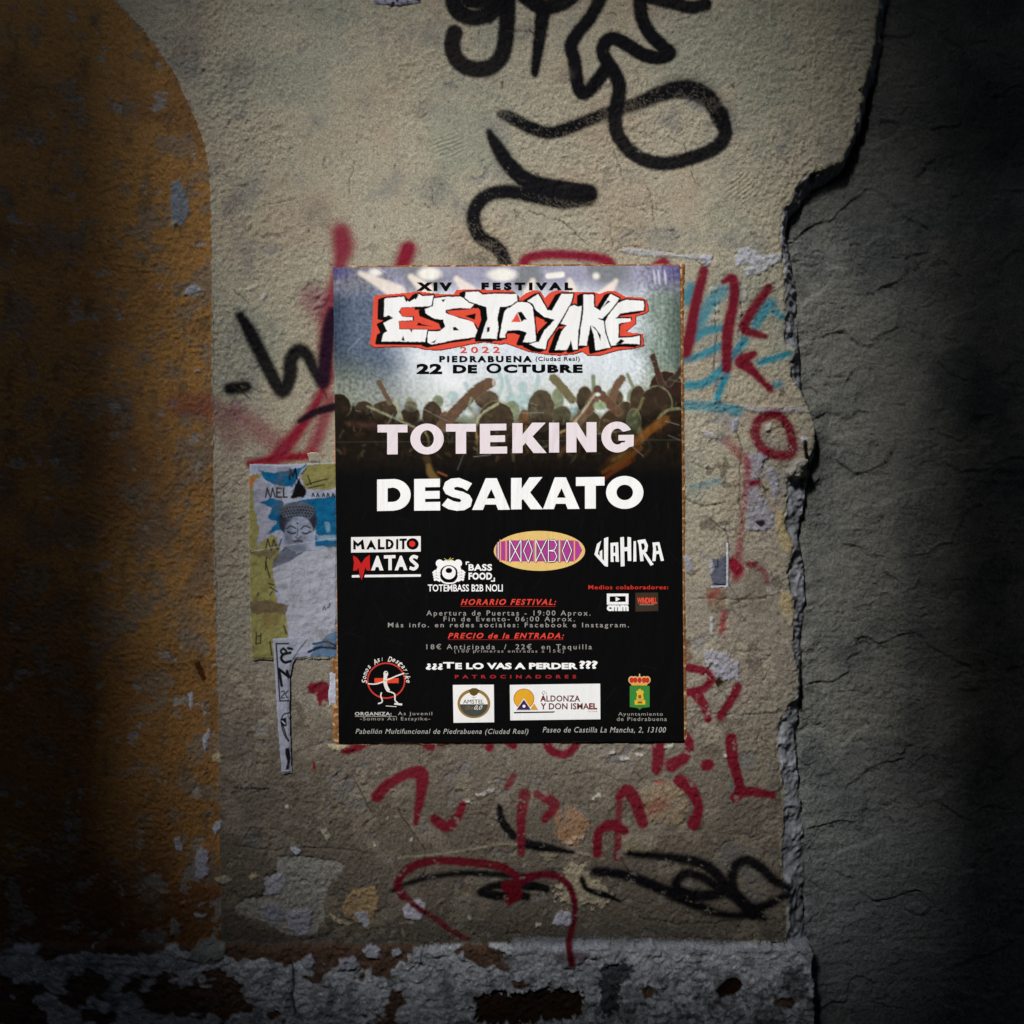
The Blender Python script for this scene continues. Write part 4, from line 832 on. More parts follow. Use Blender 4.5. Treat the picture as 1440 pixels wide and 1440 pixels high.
dk += Agl(a3, 1130, 1424, 1236, 1322, 790, 1036)
dk += [a4([(48, 788), (130, 787), (130, 872), (190, 783), (292, 781), (196, 900), (296, 1031), (200, 1031), (140, 950), (130, 962), (130, 1031), (48, 1032)])]
dk += Agl(a4, 296, 580, 388, 474, 783, 1030)
dk += [a4([(552, 782), (774, 779), (774, 846), (706, 848), (706, 1026), (622, 1027), (622, 849), (552, 850)])]
dk += [a4([(931 + 145 * math.cos(t_), 900 + 128 * math.sin(t_)) for t_ in np.linspace(0, 2 * math.pi, 44)[:-1]]), a4([(931 + 64 * math.cos(t_), 900 + 60 * math.sin(t_)) for t_ in np.linspace(0, 2 * math.pi, 32)[:-1]])]
shape('band_name', dk, (250, 250, 250), 0, label='large pure white lower band name')

# small act names and emblems
def a5(pts): return [(460 + a / 5.538, 730 + b / 5.538) for a, b in pts]
def a6(pts): return [(710 + a / 5.538, 730 + b / 5.538) for a, b in pts]
shape('act_panel', [a5([(190, 140), (731, 132), (731, 252), (190, 260)])], (240, 238, 236), 0)
shape('act_lettering', [a5([(207, 235), (207, 158), (243, 190), (283, 155), (295, 235), (272, 234), (266, 195), (242, 215), (226, 200), (226, 235)]),
                        a5([(308, 235), (345, 158), (385, 235), (366, 235), (358, 220), (334, 220), (326, 235)]), a5([(398, 155), (416, 155), (416, 216), (450, 216), (450, 234), (398, 235)]),
                        a5([(460, 155), (485, 155), (512, 168), (522, 192), (512, 220), (488, 233), (460, 234)]), a5([(478, 172), (492, 174), (503, 193), (493, 213), (478, 216)]),
                        a5([(540, 155), (556, 155), (556, 233), (540, 234)]), a5([(566, 152), (622, 150), (622, 167), (604, 168), (604, 232), (586, 233), (586, 168), (566, 168)])], BK, 1)
shape('act_emblem', [arc(460 + 668 / 5.538, 730 + 192 / 5.538, 8.5, 8, n=24)], BK, 1); shape('act_emblem', [arc(460 + 665 / 5.538, 730 + 192 / 5.538, 4.3, 4.3, n=20)], (222, 52, 42), 2)
shape('act_lettering', [a5([(205, 282), (238, 300), (270, 345), (300, 300), (335, 278), (338, 400), (310, 398), (300, 372), (290, 420), (272, 475), (255, 425), (248, 375), (236, 398), (205, 402), (212, 340)])], (196, 38, 36), 1)
shape('act_lettering', [a5([(345, 398), (388, 285), (402, 285), (442, 398), (412, 398), (404, 372), (382, 372), (375, 398)]), a5([(445, 281), (535, 279), (535, 303), (506, 304), (506, 396), (480, 397), (480, 305), (445, 306)]),
                        a5([(528, 398), (570, 284), (584, 284), (628, 396), (600, 397), (592, 370), (565, 370), (556, 397)])], (242, 240, 238), 0)
shape('act_lettering', [ribbon([(460 + 708 / 5.538, 730 + 300 / 5.538), (460 + 675 / 5.538, 730 + 290 / 5.538), (460 + 655 / 5.538, 730 + 312 / 5.538), (460 + 680 / 5.538, 730 + 338 / 5.538), (460 + 702 / 5.538, 730 + 362 / 5.538), (460 + 680 / 5.538, 730 + 386 / 5.538), (460 + 645 / 5.538, 730 + 378 / 5.538)], 4.6)], (242, 240, 238), 0)
for z in ([(196, 435), (252, 433), (258, 452), (196, 454)], [(298, 432), (732, 428), (732, 447), (292, 452)]): shape('act_rule', [a5(z)], (242, 240, 238), 0)
# bear-like loudspeaker emblem
e = lambda cx, cy, rx, ry, c, l, n=26: shape('speaker_emblem', [arc(cx, cy, rx, ry, n=n)], c, l)
e(618.5, 792, 5.5, 5.5, WT, 0, 16); e(644.5, 792, 5.5, 5.5, WT, 0, 16); e(631.5, 803, 17.5, 16, WT, 1); e(631.5, 807, 13, 12.5, BK, 2); e(631.5, 805, 9.6, 9.4, WT, 3); e(631.5, 802, 4.6, 3.6, BK, 4, 18)
shape('speaker_emblem', [ribbon([(617, 812), (624, 818.5), (632, 820), (640, 818.5), (647, 812)], 2)], WT, 3)
for s_ in (-1, 1):
    for i in range(4): shape('speaker_emblem', [ribbon([(631.5 + s_ * 12, 804 + 4.2 * i), (631.5 + s_ * 18, 802.5 + 3.9 * i), (631.5 + s_ * (22.5 - .6 * i), 806 + 3.3 * i)], 3.2)], WT, 4)
shape('speaker_emblem', [ribbon([(625, 785), (630, 788), (634, 784)], .8), ribbon([(630, 789), (638, 785)], .8)], (222, 214, 120), 2)
text('act_lettering', 'BASS', 659, 692, 793, 802.5, WT, bold=.035, track=1.08); text('act_lettering', 'FOOD', 659, 692, 805, 815, WT, bold=.045, track=1.08)
for z in ([(655, 789.5), (660, 789.5), (660, 791.2), (656.8, 791.2), (656.8, 794), (655, 794)], [(696, 812), (696, 817.7), (690.5, 817.7), (690.5, 816), (694.3, 816), (694.3, 812)]): shape('act_rule', [z], WT, 0)
text('act_lettering', 'TOTEMBASS B2B NOLI', 602, 707, 821.5, 831.5, WT, bold=.018, track=1.0)
# oval emblem
shape('oval_emblem', [arc(758.5, 774.5, 64, 28, n=48)], (232, 196, 120), 0)
shape('oval_emblem', [a6([(-62, 180), (20, 165), (545, 165), (570, 175), (600, 242), (570, 300), (540, 328), (20, 328), (-62, 310), (-70, 245)])], (176, 66, 150), 1)
bars = []
for bx in (-40, 5, 225, 425, 535): bars.append(a6([(bx, 160), (bx + 10, 160), (bx + 10, 332), (bx, 332)]))
for z in bars: shape('oval_emblem', [z], (240, 170, 110), 2)
def dbl(segs, f, lv=3):
    for wd_, cc, l_ in ((2.9, (20, 12, 24), lv), (1.3, (250, 244, 240), lv + 1)):
        for i, sg in enumerate(segs):
            shape('oval_lettering', [ribbon(f(sg), wd_, smooth=False)], cc, l_ + .25 * (i % 5))
dbl([[(38, 160), (38, 335)], [(125, 155), (125, 335)], [(38, 160), (125, 330)], [(125, 160), (38, 330)], [(182, 158), (212, 245), (182, 335)], [(182, 158), (145, 245), (182, 335)],
     [(240, 158), (240, 335)], [(240, 160), (320, 335)], [(325, 160), (240, 330)], [(338, 158), (338, 335)], [(338, 160), (385, 165), (402, 200), (385, 238), (340, 245)], [(340, 245), (385, 250), (404, 290), (385, 328), (338, 332)],
     [(422, 158), (422, 335)], [(482, 155), (518, 245), (482, 338)], [(482, 155), (446, 245), (482, 338)]], a6)
dbl([[(-52, 178), (-52, 310)]], a6)
# angular white name
for p_ in [[[(695, 275), (716, 192), (748, 168), (722, 268), (736, 288), (736, 252), (756, 238), (757, 308), (770, 325), (770, 150), (803, 138), (800, 370), (775, 364)]],
           [[(820, 185), (880, 180), (886, 332), (860, 330), (858, 285), (842, 287), (846, 332), (822, 332)], [(843, 208), (858, 206), (858, 260), (843, 262)]],
           [[(896, 142), (925, 138), (927, 218), (952, 216), (952, 138), (980, 142), (982, 325), (955, 325), (952, 248), (928, 250), (930, 365), (900, 368), (898, 250)]],
           [[(1000, 172), (1018, 170), (1022, 328), (998, 330)]],
           [[(1028, 165), (1090, 155), (1112, 205), (1104, 250), (1092, 258), (1156, 352), (1132, 362), (1072, 268), (1078, 325), (1052, 328), (1040, 200)], [(1058, 190), (1080, 188), (1088, 215), (1080, 238), (1066, 240)]],
           [[(1146, 182), (1200, 178), (1236, 322), (1212, 326), (1198, 270), (1176, 272), (1170, 325), (1146, 326), (1152, 230)], [(1172, 205), (1186, 204), (1194, 246), (1176, 248)]]]:
    shape('act_lettering', [a6(z) for z in p_], (246, 246, 246), 0)
ORR = (206, 52, 40)
text('media_lettering', 'Medios colaboradores:', 827, 939, 822.5, 828.5, ORR, bold=.02, track=1.15)
shape('media_logo', [a6([(792, 578), (960, 578), (960, 664), (792, 664)])], (246, 246, 246), 0); shape('media_logo', [a6([(814, 600), (938, 598), (938, 642), (814, 642)])], BK, 1)
shape('media_logo', [a6([(860, 603), (895, 621), (860, 640)])], (246, 246, 246), 2); text('media_lettering', 'cmm', 853, 883.5, 850.5, 859, (246, 246, 246), bold=.06, track=1.02)
shape('media_logo', [a6([(1014, 572), (1190, 570), (1192, 714), (1014, 718)])], (62, 50, 40), 0); text('media_lettering', 'WINDMILL', 895.5, 923.5, 840, 848.5, (226, 78, 58), bold=.05, level=1, track=.95)
text('media_lettering', 'RADIOSHOW', 899, 920, 848.8, 850.8, (170, 150, 130), bold=.02, level=1)
GR = (160, 156, 152)
text('info_lettering', 'HORARIO FESTIVAL:', 648, 782, 842, 850.5, (226, 70, 56), bold=.03, shear=.3, track=1.3)
shape('info_rule', [rect(648, 852, 781, 852.7)], (160, 40, 34), 0)
text('info_lettering', 'Apertura de Puertas - 19:00 Aprox.', 600, 830, 858, 867.5, GR, bold=.004, track=1.35)
text('info_lettering', 'Fin de Evento- 06:00 Aprox.', 624, 808, 866.5, 875.5, GR, bold=.004, track=1.35)
text('info_lettering', 'Más info. en redes sociales: Facebook e Instagram.', 546, 884, 875, 883.8, GR, bold=.008, track=1.35)
text('info_lettering', 'PRECIO de la ENTRADA:', 630, 793, 889.5, 897.5, (226, 70, 56), bold=.03, shear=.3, track=1.3)
shape('info_rule', [rect(630, 898.6, 792, 899.3)], (160, 40, 34), 0)
text('info_lettering', '18€ Anticipada  /  22€  en Taquilla', 600, 832, 905, 914.8, GR, bold=.004, track=1.35)
text('info_lettering', '(100 primeras entradas a 15€)', 639, 793, 912.5, 918.5, (150, 146, 142), bold=.004, track=1.35, level=.5)
text('slogan_lettering', '¿¿¿T', 599, 639, 930.5, 941.5, WT, bold=.045, track=1.02); text('slogan_lettering', 'E LO VAS A PERDER', 640.5, 812, 931.5, 940.5, WT, bold=.05, track=1.04)
text('slogan_lettering', '???', 814, 840, 928.5, 940, WT, bold=.045)
text('sponsor_lettering', 'PATROCINADORES', 640, 810, 948.5, 953.5, (176, 40, 42), bold=.03, track=2.0)
# organiser's ring emblem
shape('ring_emblem', [arc(543.5, 956.5, 27, 25.5, n=48), arc(543.5, 956.5, 25, 23.5, n=48)], (206, 60, 54), 0)
shape('ring_emblem', [[(527, 953), (561, 953), (561, 960), (527, 960)]], (222, 74, 46), 0)
CW = (236, 228, 222)
for p_, w_ in [([(543, 946), (542, 958), (544, 966), (547, 971)], 5), ([(518, 961), (530, 961), (544, 956), (558, 950), (569, 946)], 1.8), ([(537, 973), (536, 978), (538, 986), (532, 989)], 1.8), ([(545, 971), (555, 975), (556, 984), (560, 988)], 1.8), ([(555, 989), (566, 990)], 2.6), ([(543, 992), (558, 993)], .9)]:
    shape('figure_emblem', [ribbon(p_, w_)], CW, 1 + .2 * (int(w_ * 10) % 4) + .3 * (p_[0][0] > 543))
shape('figure_emblem', [arc(543, 947, 3.3, 4.2, n=16), arc(543.6, 947, 1.4, 2.8, n=12)], CW, 2)
def ring_text(s, cx, cy, r, a0, a1, size, c):
    for i, ch in enumerate(s):
        if ch == ' ': continue
        an = math.radians(a0 + (a1 - a0) * i / (len(s) - 1)); x = cx + r * math.cos(an); y = cy + r * math.sin(an); h = size if (ch.isupper() or ch in 'tkb') else size * .66
        wd_ = h * (.75 if ch.isupper() else .8) * (.45 if ch == 'í' or ch == 'i' else 1) * (1.3 if ch == 'm' else 1)
        text('ring_lettering', ch, x - wd_ / 2, x + wd_ / 2, y - h / 2, y + h / 2, c, bold=.015, shear=.25, level=2, rot=an + math.pi / 2)
ring_text('Somos Así Destayike', 543.5, 956.5, 30.5, -182, 2, 7.4, CW)
text('organiser_lettering', 'ORGANIZA:', 499.5, 551, 1000.5, 1005.6, (200, 196, 190), bold=.03, track=1.15); shape('organiser_rule', [rect(499.5, 1006.6, 558, 1007.2)], (180, 176, 170), 0)
text('organiser_lettering', 'As Juvenil', 560, 608, 1000.3, 1006.5, (166, 162, 156), track=1.25); text('organiser_lettering', '-Somos Así Estayike-', 507, 605, 1007.5, 1013.8, (160, 156, 150), track=1.2)
AD = (184, 182, 178)
text('address_lettering', 'Pabellón Multifuncional de Piedrabuena (Ciudad Real)', 500.5, 743, 1024, 1033.3, AD, bold=.0, shear=.26, track=1.12)
text('address_lettering', 'Paseo de Castilla La Mancha, 2, 13100', 763, 936, 1021.5, 1030.5, AD, bold=.0, shear=.26, track=1.12)
# round beer badge on a white card
shape('sponsor_panel', [[(637, 962.5), (694.5, 962), (695, 1014.8), (638, 1015.6)]], (242, 240, 240), 0)
shape('round_badge', [arc(666.5, 988.5, 23, 20.5, n=40)], (150, 120, 62), 1); shape('round_badge', [arc(666.5, 989.5, 19.5, 17, n=40)], (240, 238, 236), 2)
shape('round_badge', [[(647, 989.5), (686, 989.5)] + arc(666.5, 989.5, 19.5, 17, 0, 180, 20)], (72, 76, 72), 3)
shape('round_badge', [[(659, 970), (664, 967), (670, 967), (675, 970), (671, 976), (666.5, 978), (662, 976)]], (96, 78, 42), 2.5)
text('sponsor_lettering', 'AMSTEL', 651.5, 680.5, 983, 988.6, (20, 20, 22), bold=.0, level=3); text('sponsor_lettering', 'LATA', 664, 669, 979.3, 980.6, (110, 110, 110), level=3)
text('sponsor_lettering', '0,0', 667, 678.5, 991, 998, (226, 222, 214), bold=.01, shear=.4, level=4); text('sponsor_lettering', 'Oro', 655, 665.5, 991.5, 997, (150, 120, 80), shear=.4, level=4)
# cheese card
def a8(pts): return [(710 + a / 5.538, 880 + b / 5.538) for a, b in pts]
shape('sponsor_panel', [a8([(38, 456), (740, 447), (742, 724), (42, 732)])], (240, 240, 240), 0)
shape('sun_emblem', [arc(736.7, 981.8, 14.6, 14.2, n=36)], (178, 64, 44), 1); shape('sun_emblem', [arc(736.7, 981.8, 13.8, 13.4, n=36)], (226, 168, 48), 2)
shape('sun_emblem', [a8([(200, 640), (228, 600), (258, 650), (212, 650)])], (214, 160, 58), 3); shape('sun_emblem', [a8([(84, 655), (148, 560), (208, 652)])], (240, 240, 240), 3); shape('sun_emblem', [a8([(90, 650), (148, 570), (202, 650)])], (64, 42, 84), 4)
shape('sun_emblem', [arc(736.8, 992.2, 2.1, 2.1, n=14)], WT, 5)
text('sponsor_lettering', 'Quesos', 762, 784.5, 971, 976.5, (50, 48, 48), shear=.4, track=1.3, level=1)
for bo, cc, lv in ((.05, (176, 60, 50), 1), (.022, (96, 42, 42), 2)):
    text('sponsor_lettering', 'ALDONZA', 759.5, 815.5, 977.2, 986, cc, bold=bo, level=lv, track=1.08); text('sponsor_lettering', 'Y DON ISMAEL', 760, 839.5, 988, 997, cc, bold=bo, level=lv, track=1.04)
shape('sponsor_rule', [a8([(70, 667), (550, 660), (550, 670), (70, 677)])], (30, 26, 34), 1); text('sponsor_lettering', 'LA MANCHA', 811, 840, 998.6, 1000.8, (150, 130, 120), level=1)
# town arms
shape('town_arms', [a8([(970, 465), (1124, 465), (1124, 628), (1065, 635), (1047, 650), (1028, 635), (970, 628)])], (60, 132, 58), 0)
shape('town_arms', [a8([(1008, 575), (1090, 575), (1090, 610), (1008, 610)]), a8([(1018, 515), (1028, 498), (1035, 502), (1040, 488), (1056, 488), (1060, 502), (1070, 498), (1080, 515), (1072, 524), (1078, 572), (1020, 572), (1028, 524)])], (222, 182, 62), 1)
shape('town_arms', [a8([(1036, 535), (1058, 535), (1060, 560), (1034, 560)]), a8([(1030, 585), (1066, 585), (1066, 600), (1030, 600)])], (140, 90, 34), 2)
shape('town_arms', [a8([(975, 440), (1112, 440), (1104, 462), (984, 462)]), ], (214, 168, 72), 1)
for i, cx_ in enumerate((984, 1012, 1046, 1080, 1106)):
    shape('town_arms', [arc(710 + cx_ / 5.538, 880 + 418 / 5.538, 4.6, 5.4, n=18)], (226, 176, 120), 1.3 + .25 * (i % 2)); shape('town_arms', [arc(710 + cx_ / 5.538, 880 + 420 / 5.538, 3.0, 4.0, n=16)], (190, 52, 34), 2 + .2 * (i % 2))
shape('town_arms', [a8([(1042, 370), (1050, 370), (1050, 395), (1042, 395)])], (236, 200, 140), 2.6)
text('town_lettering', 'Ayuntamiento', 869, 931.5, 1000.8, 1007, (160, 156, 150), track=1.2); text('town_lettering', 'de Piedrabuena', 867, 937, 1007.4, 1013, (160, 156, 150), track=1.2)

# ------------------------------------------------------------------ orange sheet left behind under the poster
def paper(name, poly, paintfn, hbase, label, cat, m, step=1.4, rough=1.0, seed=0, wave=.25):
    A = np.array(poly); S_ = Sheet(np.arange(A[:, 0].min() - 4, A[:, 0].max() + 4, step), np.arange(A[:, 1].min() - 4, A[:, 1].max() + 4, step))
    sd = poly_sd(S_.X, S_.Y, poly) + rough * fbm(S_.X, S_.Y, 7, 3, seed, .6)
    S_.H = (hbase + wave * fbm(S_.X, S_.Y, 26, 3, seed + 3)).astype(np.float32) - 1.6 * sstep(-2.5, .5, sd).astype(np.float32)
    paintfn(S_, sd); o_ = S_.build(name, sd[:-1, :-1] < .2, m); return tag(o_, label, cat)
M_paper = material('pasted_paper', rough=.82, spec=.06, grain=.08, gscale=400, bump=.8, bscale=95, bdist=.004, wrinkle=.25)
def pf(S_, sd):
    S_.col[:] = lin((136, 92, 54)); S_.col *= (1 + .45 * fbm(S_.X, S_.Y, 8, 3, 2))[..., None]
    S_.mix(slice(None), sstep(.1, .5, fbm(S_.X, S_.Y, 6, 3, 9)) * .6, (215, 190, 150))
    S_.mix(slice(None), sstep(560, 480, S_.X) * sstep(900, 860, S_.Y) * .6, (190, 150, 130))
    S_.mix(slice(None), sstep(380, 374.5, S_.Y) * sstep(.0, .3, fbm(S_.X, S_.Y, 22, 2, 5)) * .7, (90, 50, 24))
paper('backing_sheet', [(492, 373.5), (700, 372), (900, 371.5), (959, 370.5), (962, 372), (961.5, 600), (963.5, 800), (965, 1041), (700, 1046), (474, 1047), (468, 1040), (467, 990), (466, 900), (470, 870), (469, 640), (474, 500)], pf, 1.9,
      'worn orange sheet whose edge shows round the festival poster', 'paper', M_paper, step=.9, rough=.9, seed=4)

# ------------------------------------------------------------------ torn bill with the statue head, left of the poster
def pt(S_, sd):
    Xs, Ys = S_.X, S_.Y; q_ = lambda pts: [(240 + a / 3.13, 640 + b / 3.13) for a, b in pts]
    LG = (168, 174, 196); S_.col[:] = lin(LG); S_.col *= (1 + .12 * fbm(Xs, Ys, 16, 3, 2))[..., None]
    YL = (146, 140, 86); TE = (16, 100, 146)
    S_.poly(q_([(345, 90), (400, 85), (405, 200), (380, 300), (470, 360), (480, 430), (455, 520), (470, 640), (520, 680), (520, 905), (345, 905)]), YL, rough=4, wl=10, tex=.2)
    S_.poly(q_([(365, 100), (440, 130), (430, 230), (470, 300), (430, 360), (380, 400), (395, 300), (370, 240)]), (160, 162, 180), rough=3, wl=8)
    S_.poly(q_([(390, 65), (450, 80), (580, 55), (600, 40), (560, 95), (540, 140), (460, 130), (420, 110)]), TE, rough=2, wl=7, tex=.15)
    S_.poly(q_([(395, 210), (440, 190), (500, 200), (490, 330), (430, 345), (470, 290), (430, 280), (450, 235)]), TE, rough=2, wl=7, tex=.15)
    S_.poly(q_([(560, 200), (640, 190), (740, 180), (740, 405), (640, 400), (640, 270), (570, 235)]), TE, rough=2, wl=9, tex=.2)
    S_.poly(q_([(640, 350), (740, 352), (740, 375), (650, 375)]), (150, 170, 190), rough=2, a=.7)
    S_.poly(q_([(680, 300), (700, 290), (705, 330), (690, 340)]), (150, 180, 200), rough=2, a=.6)
    S_.poly(q_([(600, 45), (740, 30), (740, 140), (700, 155), (600, 150), (575, 100)]), YL, rough=1.5, tex=.15)
    S_.poly(q_([(575, 75), (600, 60), (560, 110), (530, 190), (590, 185), (600, 150), (570, 120)]), (18, 16, 16), rough=2, wl=6)
    S_.poly(q_([(345, 95), (380, 95), (360, 140), (345, 150)]), (190, 120, 62), rough=2)
    # statue head: hair, face, features
    S_.ell(*q_([(562, 290)])[0], 27, 25, (44, 48, 60), 1.5)
    S_.ell(*q_([(562, 248)])[0], 24, 14, (92, 98, 112), 1.5)
    for r_ in range(4):
        for i in range(12): S_.ell(240 + (490 + i * 13 + 5 * (r_ % 2)) / 3.13, 640 + (228 + r_ * 13 + .35 * (i - 6) ** 2) / 3.13, 1.4, 1.3, (40, 44, 56), .7)
    S_.ell(*q_([(568, 345)])[0], 20, 24, (150, 158, 180), 1.5)
    S_.ell(*q_([(556, 410)])[0], 15, 8, (104, 110, 130), 4, .8)
    S_.ell(*q_([(520, 350)])[0], 6, 18, (96, 102, 122), 4, .7)
    S_.stroke(q_([(512, 325), (530, 312), (552, 322)]), 1.0, (52, 56, 70), soft=.9); S_.stroke(q_([(576, 325), (592, 312), (618, 320)]), 1.0, (52, 56, 70), soft=.9)
    S_.stroke(q_([(518, 338), (535, 345), (552, 342)]), 1.1, (36, 38, 48), soft=.9); S_.stroke(q_([(582, 342), (600, 345), (618, 336)]), 1.1, (36, 38, 48), soft=.9)
    S_.stroke(q_([(562, 322), (560, 350), (552, 362), (568, 366), (578, 358)]), .8, (84, 88, 106), soft=1)
    S_.stroke(q_([(545, 380), (562, 376), (580, 380)]), 1.5, (70, 66, 84), soft=1); S_.ell(*q_([(560, 300)])[0], 1.6, 1.4, (66, 70, 84), .8)
    S_.poly(q_([(505, 400), (560, 432), (620, 415), (600, 450), (520, 470), (450, 500), (455, 460)]), (84, 90, 106), rough=1.5, a=.85)
    S_.poly(q_([(600, 420), (740, 405), (740, 780), (640, 820), (560, 870), (520, 780), (500, 660), (460, 560), (450, 500), (520, 470)]), (176, 178, 192), rough=1.5, tex=.1)
    for k_ in range(16):
        a_ = (random.Random(k_).uniform(395, 468), random.Random(k_ + 99).uniform(785, 895)); L = 8 + 18 * random.Random(k_ + 7).random(); an = random.Random(k_ + 3).choice([0, 1.57, .5])
        S_.stroke([a_, (a_[0] + L * math.cos(an), a_[1] + L * math.sin(an))], .4, (132, 136, 150), soft=.9, a=.6, smooth=False)
    S_.poly(q_([(640, 830), (700, 790), (740, 760), (740, 888), (610, 890)]), (96, 124, 156), rough=3, tex=.2); S_.stroke(q_([(610, 865), (660, 845), (735, 850)]), 1.6, (30, 34, 46), soft=1, rough=.8)
    S_.stroke(q_([(630, 830), (690, 820), (730, 840)]), 1.2, (40, 46, 60), soft=1, rough=.8)
    S_.poly(q_([(350, 420), (470, 420), (440, 455), (355, 440)]), (112, 98, 74), rough=3, a=.9); S_.poly(q_([(350, 640), (430, 640), (520, 660), (510, 700), (430, 690), (380, 700), (350, 690)]), (108, 94, 72), rough=3, a=.9)
    S_.poly(q_([(400, 700), (500, 690), (470, 740), (420, 760)]), (126, 104, 66), rough=4, a=.6)
    K = (22, 22, 24)
    for p_ in [[(420, 415), (430, 370)], [(430, 370), (445, 418)], [(446, 418), (456, 372)], [(456, 372), (472, 415)], [(474, 415), (490, 370)], [(380, 780), (378, 830)], [(378, 830), (398, 826)], [(398, 826), (400, 785)], [(384, 795), (396, 795)],
               [(435, 565), (455, 570)], [(440, 580), (470, 600)], [(450, 600), (440, 615)], [(425, 450), (420, 505)], [(420, 470), (440, 540)], [(390, 605), (385, 618)], [(500, 750), (512, 785)], [(440, 820), (448, 880)], [(600, 130), (690, 105)], [(610, 145), (680, 130)], [(605, 90), (620, 130)]]:
        S_.stroke(q_(p_), 1.0, K, soft=.8, a=.85, smooth=False)
    for lx in (420, 443): S_.stroke(q_([(lx, 185), (lx + 8, 145), (lx + 20, 185)]), .9, K, soft=.8, smooth=False)
    S_.stroke(q_([(470, 145), (470, 185), (490, 185)]), 1.1, K, soft=.7, smooth=False); S_.stroke(q_([(470, 146), (488, 146)]), 1.1, K, soft=.7, smooth=False); S_.stroke(q_([(470, 165), (484, 165)]), 1.1, K, soft=.7, smooth=False)
    S_.stroke(q_([(500, 145), (500, 185), (515, 185)]), 1.1, K, soft=.7, smooth=False)
    S_.stroke(q_([(526, 108), (528, 62), (540, 95), (552, 60), (558, 105)]), 1.2, K, soft=.7, smooth=False)
    for lx in (625, 645, 670, 690, 712): S_.stroke(q_([(lx, 182), (lx + 4, 168), (lx + 10, 182)]), .9, K, soft=.8, smooth=False)
    for p_ in [[(672, 680), (678, 665), (684, 680)], [(690, 672), (698, 668)], [(700, 665), (702, 650)]]: S_.stroke(q_(p_), .7, (50, 54, 80), soft=.8, smooth=False)
    S_.stroke([(354, 926), (474, 924)], .8, (190, 186, 110), soft=.8, smooth=False)
    S_.stroke([(354, 775), (474, 756)], .4, (200, 204, 216), soft=.8, a=.7, smooth=False)
    S_.mix(slice(None), sstep(-1.6, 0, sd) * .5, (190, 190, 186))
    S_.mix(slice(None), sstep(.15, .6, fbm(Xs, Ys, 34, 4, 31, .65)) * .45, (96, 88, 74))
    S_.col *= .78
paper('torn_bill', [(351, 652), (400, 653), (470, 650), (474, 651), (474, 925), (430, 925), (405, 926), (354, 927), (352, 860), (350, 760)], pt, 3.3,
      'torn yellow and teal street bill showing a carved statue head, left of the festival poster', 'poster', M_paper, step=.9, rough=1.4, seed=8, wave=1.0)
# ------------------------------------------------------------------ white strip with large digits, hanging below
def ps(S_, sd):
    q_ = lambda pts: [(240 + a / 3.13, 640 + b / 3.13) for a, b in pts]; K = (20, 20, 24)
    S_.col[:] = lin((150, 154, 170)); S_.col *= (1 + .08 * fbm(S_.X, S_.Y, 16, 3, 2))[..., None]
    S_.stroke(q_([(522, 828), (468, 828), (484, 1080), (522, 1078)]), 1.0, K, soft=.6, smooth=False)
    S_.stroke(q_([(500, 850), (512, 862), (498, 875), (488, 860), (500, 848)]), 1.6, K, soft=.7); S_.stroke(q_([(530, 905), (505, 910), (490, 893), (500, 875), (530, 868)]), 2.0, K, soft=.7)
    S_.stroke(q_([(520, 848), (538, 852)]), 1.8, K, soft=.7, smooth=False)
    S_.stroke(q_([(492, 1012), (480, 940), (518, 970), (515, 948), (522, 975)]), 2.0, K, soft=.6, smooth=False)
    S_.stroke(q_([(490, 1040), (500, 1036), (504, 1046), (490, 1066), (505, 1066)]), .8, K, soft=.6); S_.stroke(q_([(518, 1036), (510, 1050), (516, 1066)]), .8, K, soft=.6)
    S_.stroke(q_([(528, 1132), (500, 1140), (490, 1175), (505, 1230), (524, 1255)]), .9, K, soft=.6); S_.poly(q_([(486, 1158), (512, 1152), (514, 1190), (490, 1194)]), K); S_.stroke(q_([(494, 1168), (506, 1180)]), .8, (180, 184, 200), soft=.5)
    S_.stroke(q_([(500, 1195), (520, 1255)]), .9, K, soft=.6, smooth=False)
    S_.poly(q_([(508, 1288), (526, 1284), (530, 1330), (524, 1380), (510, 1380), (516, 1345), (510, 1320)]), K, rough=1)
paper('paper_strip', [(383.5, 897), (424, 893), (436, 897), (424, 912), (412, 930), (408, 950), (407, 1000), (410, 1085), (397, 1087), (392, 1030), (388, 960)], ps, 4.4,
      'narrow white paper strip with black characters curling down below the torn bill', 'paper', M_paper, step=.8, rough=.35, seed=12, wave=.6)
# white flap lying on the strip and bill
def pfl(S_, sd): S_.col[:] = lin((176, 180, 196)); S_.col *= (1 + .1 * fbm(S_.X, S_.Y, 14, 3, 2))[..., None]
paper('paper_scrap', [(463, 946), (474, 944), (475, 990), (463, 991), (461, 975), (464, 960)], pfl, 2.0, 'small white paper scrap beside the red blot, under the left edge of the poster', 'paper', M_paper, step=1.0, rough=.6, seed=14)
def pg(S_, sd):
    S_.col[:] = lin((84, 88, 102)); S_.col *= (1 + .18 * fbm(S_.X, S_.Y, 10, 3, 2))[..., None]
    S_.stroke([(1022.5, 765), (1022.5, 824.5), (1000, 825.5)], 1.6, (196, 196, 204), soft=.6, smooth=False)
    S_.stroke([(1009, 782), (1009, 797), (1005, 797)], .7, (24, 24, 28), soft=.5, smooth=False); S_.stroke([(1004, 821), (1019, 822)], .8, (20, 20, 24), soft=.5, smooth=False)
    for k_ in range(7): S_.ell(1019.5, 778 + 6 * k_, .9, 1.2, (20, 20, 24), .5)
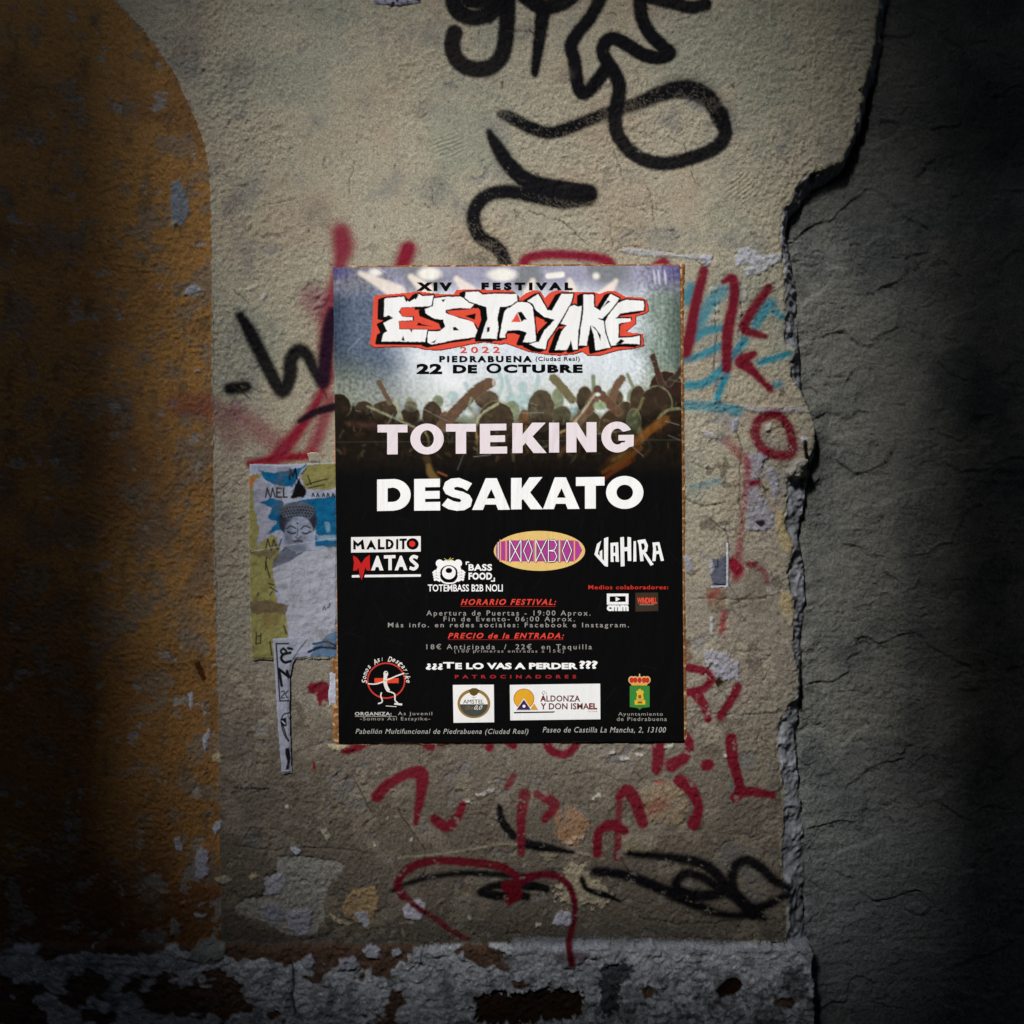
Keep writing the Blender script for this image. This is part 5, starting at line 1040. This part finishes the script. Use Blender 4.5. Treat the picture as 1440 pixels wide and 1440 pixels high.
paper('sticker_remnant', [(1021, 762), (1024.5, 762), (1024.5, 827), (998, 827), (1001, 819), (997, 808), (1003, 800), (1002, 785), (1012, 786), (1021, 778)], pg, 2.4, 'torn grey sticker with a white border right of the poster', 'sticker', M_paper, step=.8, rough=.8, seed=16)
# bleached paper curl on the wall above the torn bill
def pc(S_, sd): S_.col[:] = lin((150, 142, 128)); S_.mix(slice(None), sstep(-1.6, -.2, sd) * .8, (190, 178, 150))
paper('paper_scrap', [(432, 637), (446, 635), (452, 645), (450, 651), (436, 651)], pc, 2.6, 'tiny curled cream scrap on the upper edge of the torn bill', 'paper', M_paper, step=1.0, rough=.6, seed=18)

# scraps sticking in above the top of the frame
def ptop(S_, sd): S_.col[:] = lin((150, 150, 165)); S_.mix(slice(None), sstep(-.1, .3, fbm(S_.X, S_.Y, 9, 2, 3)), (54, 46, 74))
paper('paper_scrap', [(516, -40), (525, 4), (560, 7), (590, 2), (600, -40)], ptop, 2.0, 'torn printed paper scrap entering at the top edge of the photograph', 'paper', M_paper, step=1.2, rough=1.5, seed=20)

# ------------------------------------------------------------------ ground, and an added unseen enclosure that shapes the light
M_stone = material('dark_paving', attr=False, color=(.06, .058, .055), rough=.95, grain=.3, gscale=60, bump=.5, bscale=40, bdist=.01)
M_opp = material('dark_render', attr=False, color=(.05, .046, .04), rough=.95, grain=.25, gscale=30, bump=.5, bscale=60, bdist=.006)
def boxes(name, bl, m, kind=None, label=None, cat=None):
    vs, fs = [], []
    for (x0, y0, z0, x1, y1, z1) in bl:
        n = len(vs); vs += [(x, y, z) for x in (x0, x1) for y in (y0, y1) for z in (z0, z1)]
        fs += [tuple(n + i for i in f) for f in ((0, 1, 3, 2), (4, 6, 7, 5), (0, 4, 5, 1), (2, 3, 7, 6), (0, 2, 6, 4), (1, 5, 7, 3))]
    me = bpy.data.meshes.new(name); me.from_pydata(vs, [], fs); me.materials.append(m); me.update()
    o = bpy.data.objects.new(name, me); C.objects.link(o); return tag(o, label, cat, None, kind)
boxes('ground', [(-12, -9, -.3, 12, .06, -.002)], M_stone, kind='structure')
DIST = 1.45; k_ = DIST / (math.cos(AZ) * math.cos(EL))
cx = (715 - 720) / 1000 + S.x * k_; cz = (2040 - 590) / 1000 + S.z * k_
hw, hh = .43, .63  # half size of the added opening that limits the pool of sun
yo = -DIST
boxes('added_sun_screen', [(-8, yo - .08, 0, cx - hw, yo, 5), (cx + hw, yo - .08, 0, 8, yo, 5), (cx - hw, yo - .08, 0, cx + hw, yo, cz - hh), (cx - hw, yo - .08, cz + hh, cx + hw, yo, 5)], M_opp,
      label='added unseen dark screen behind the camera, with one opening that shapes the sunlight', cat='wall')  # added out of view to let sun onto the middle and darken the sides
boxes('added_sky_cover', [(-8, yo - .08, 5.0, 8, .5, 5.2)], M_opp, kind='structure')  # added out of view to keep sky light off the wall
# masonry behind the relief, out to the ends of the added enclosure
boxes('wall_core', [(-8, .075, 0, 8, .5, 5)], M_opp, kind='structure')
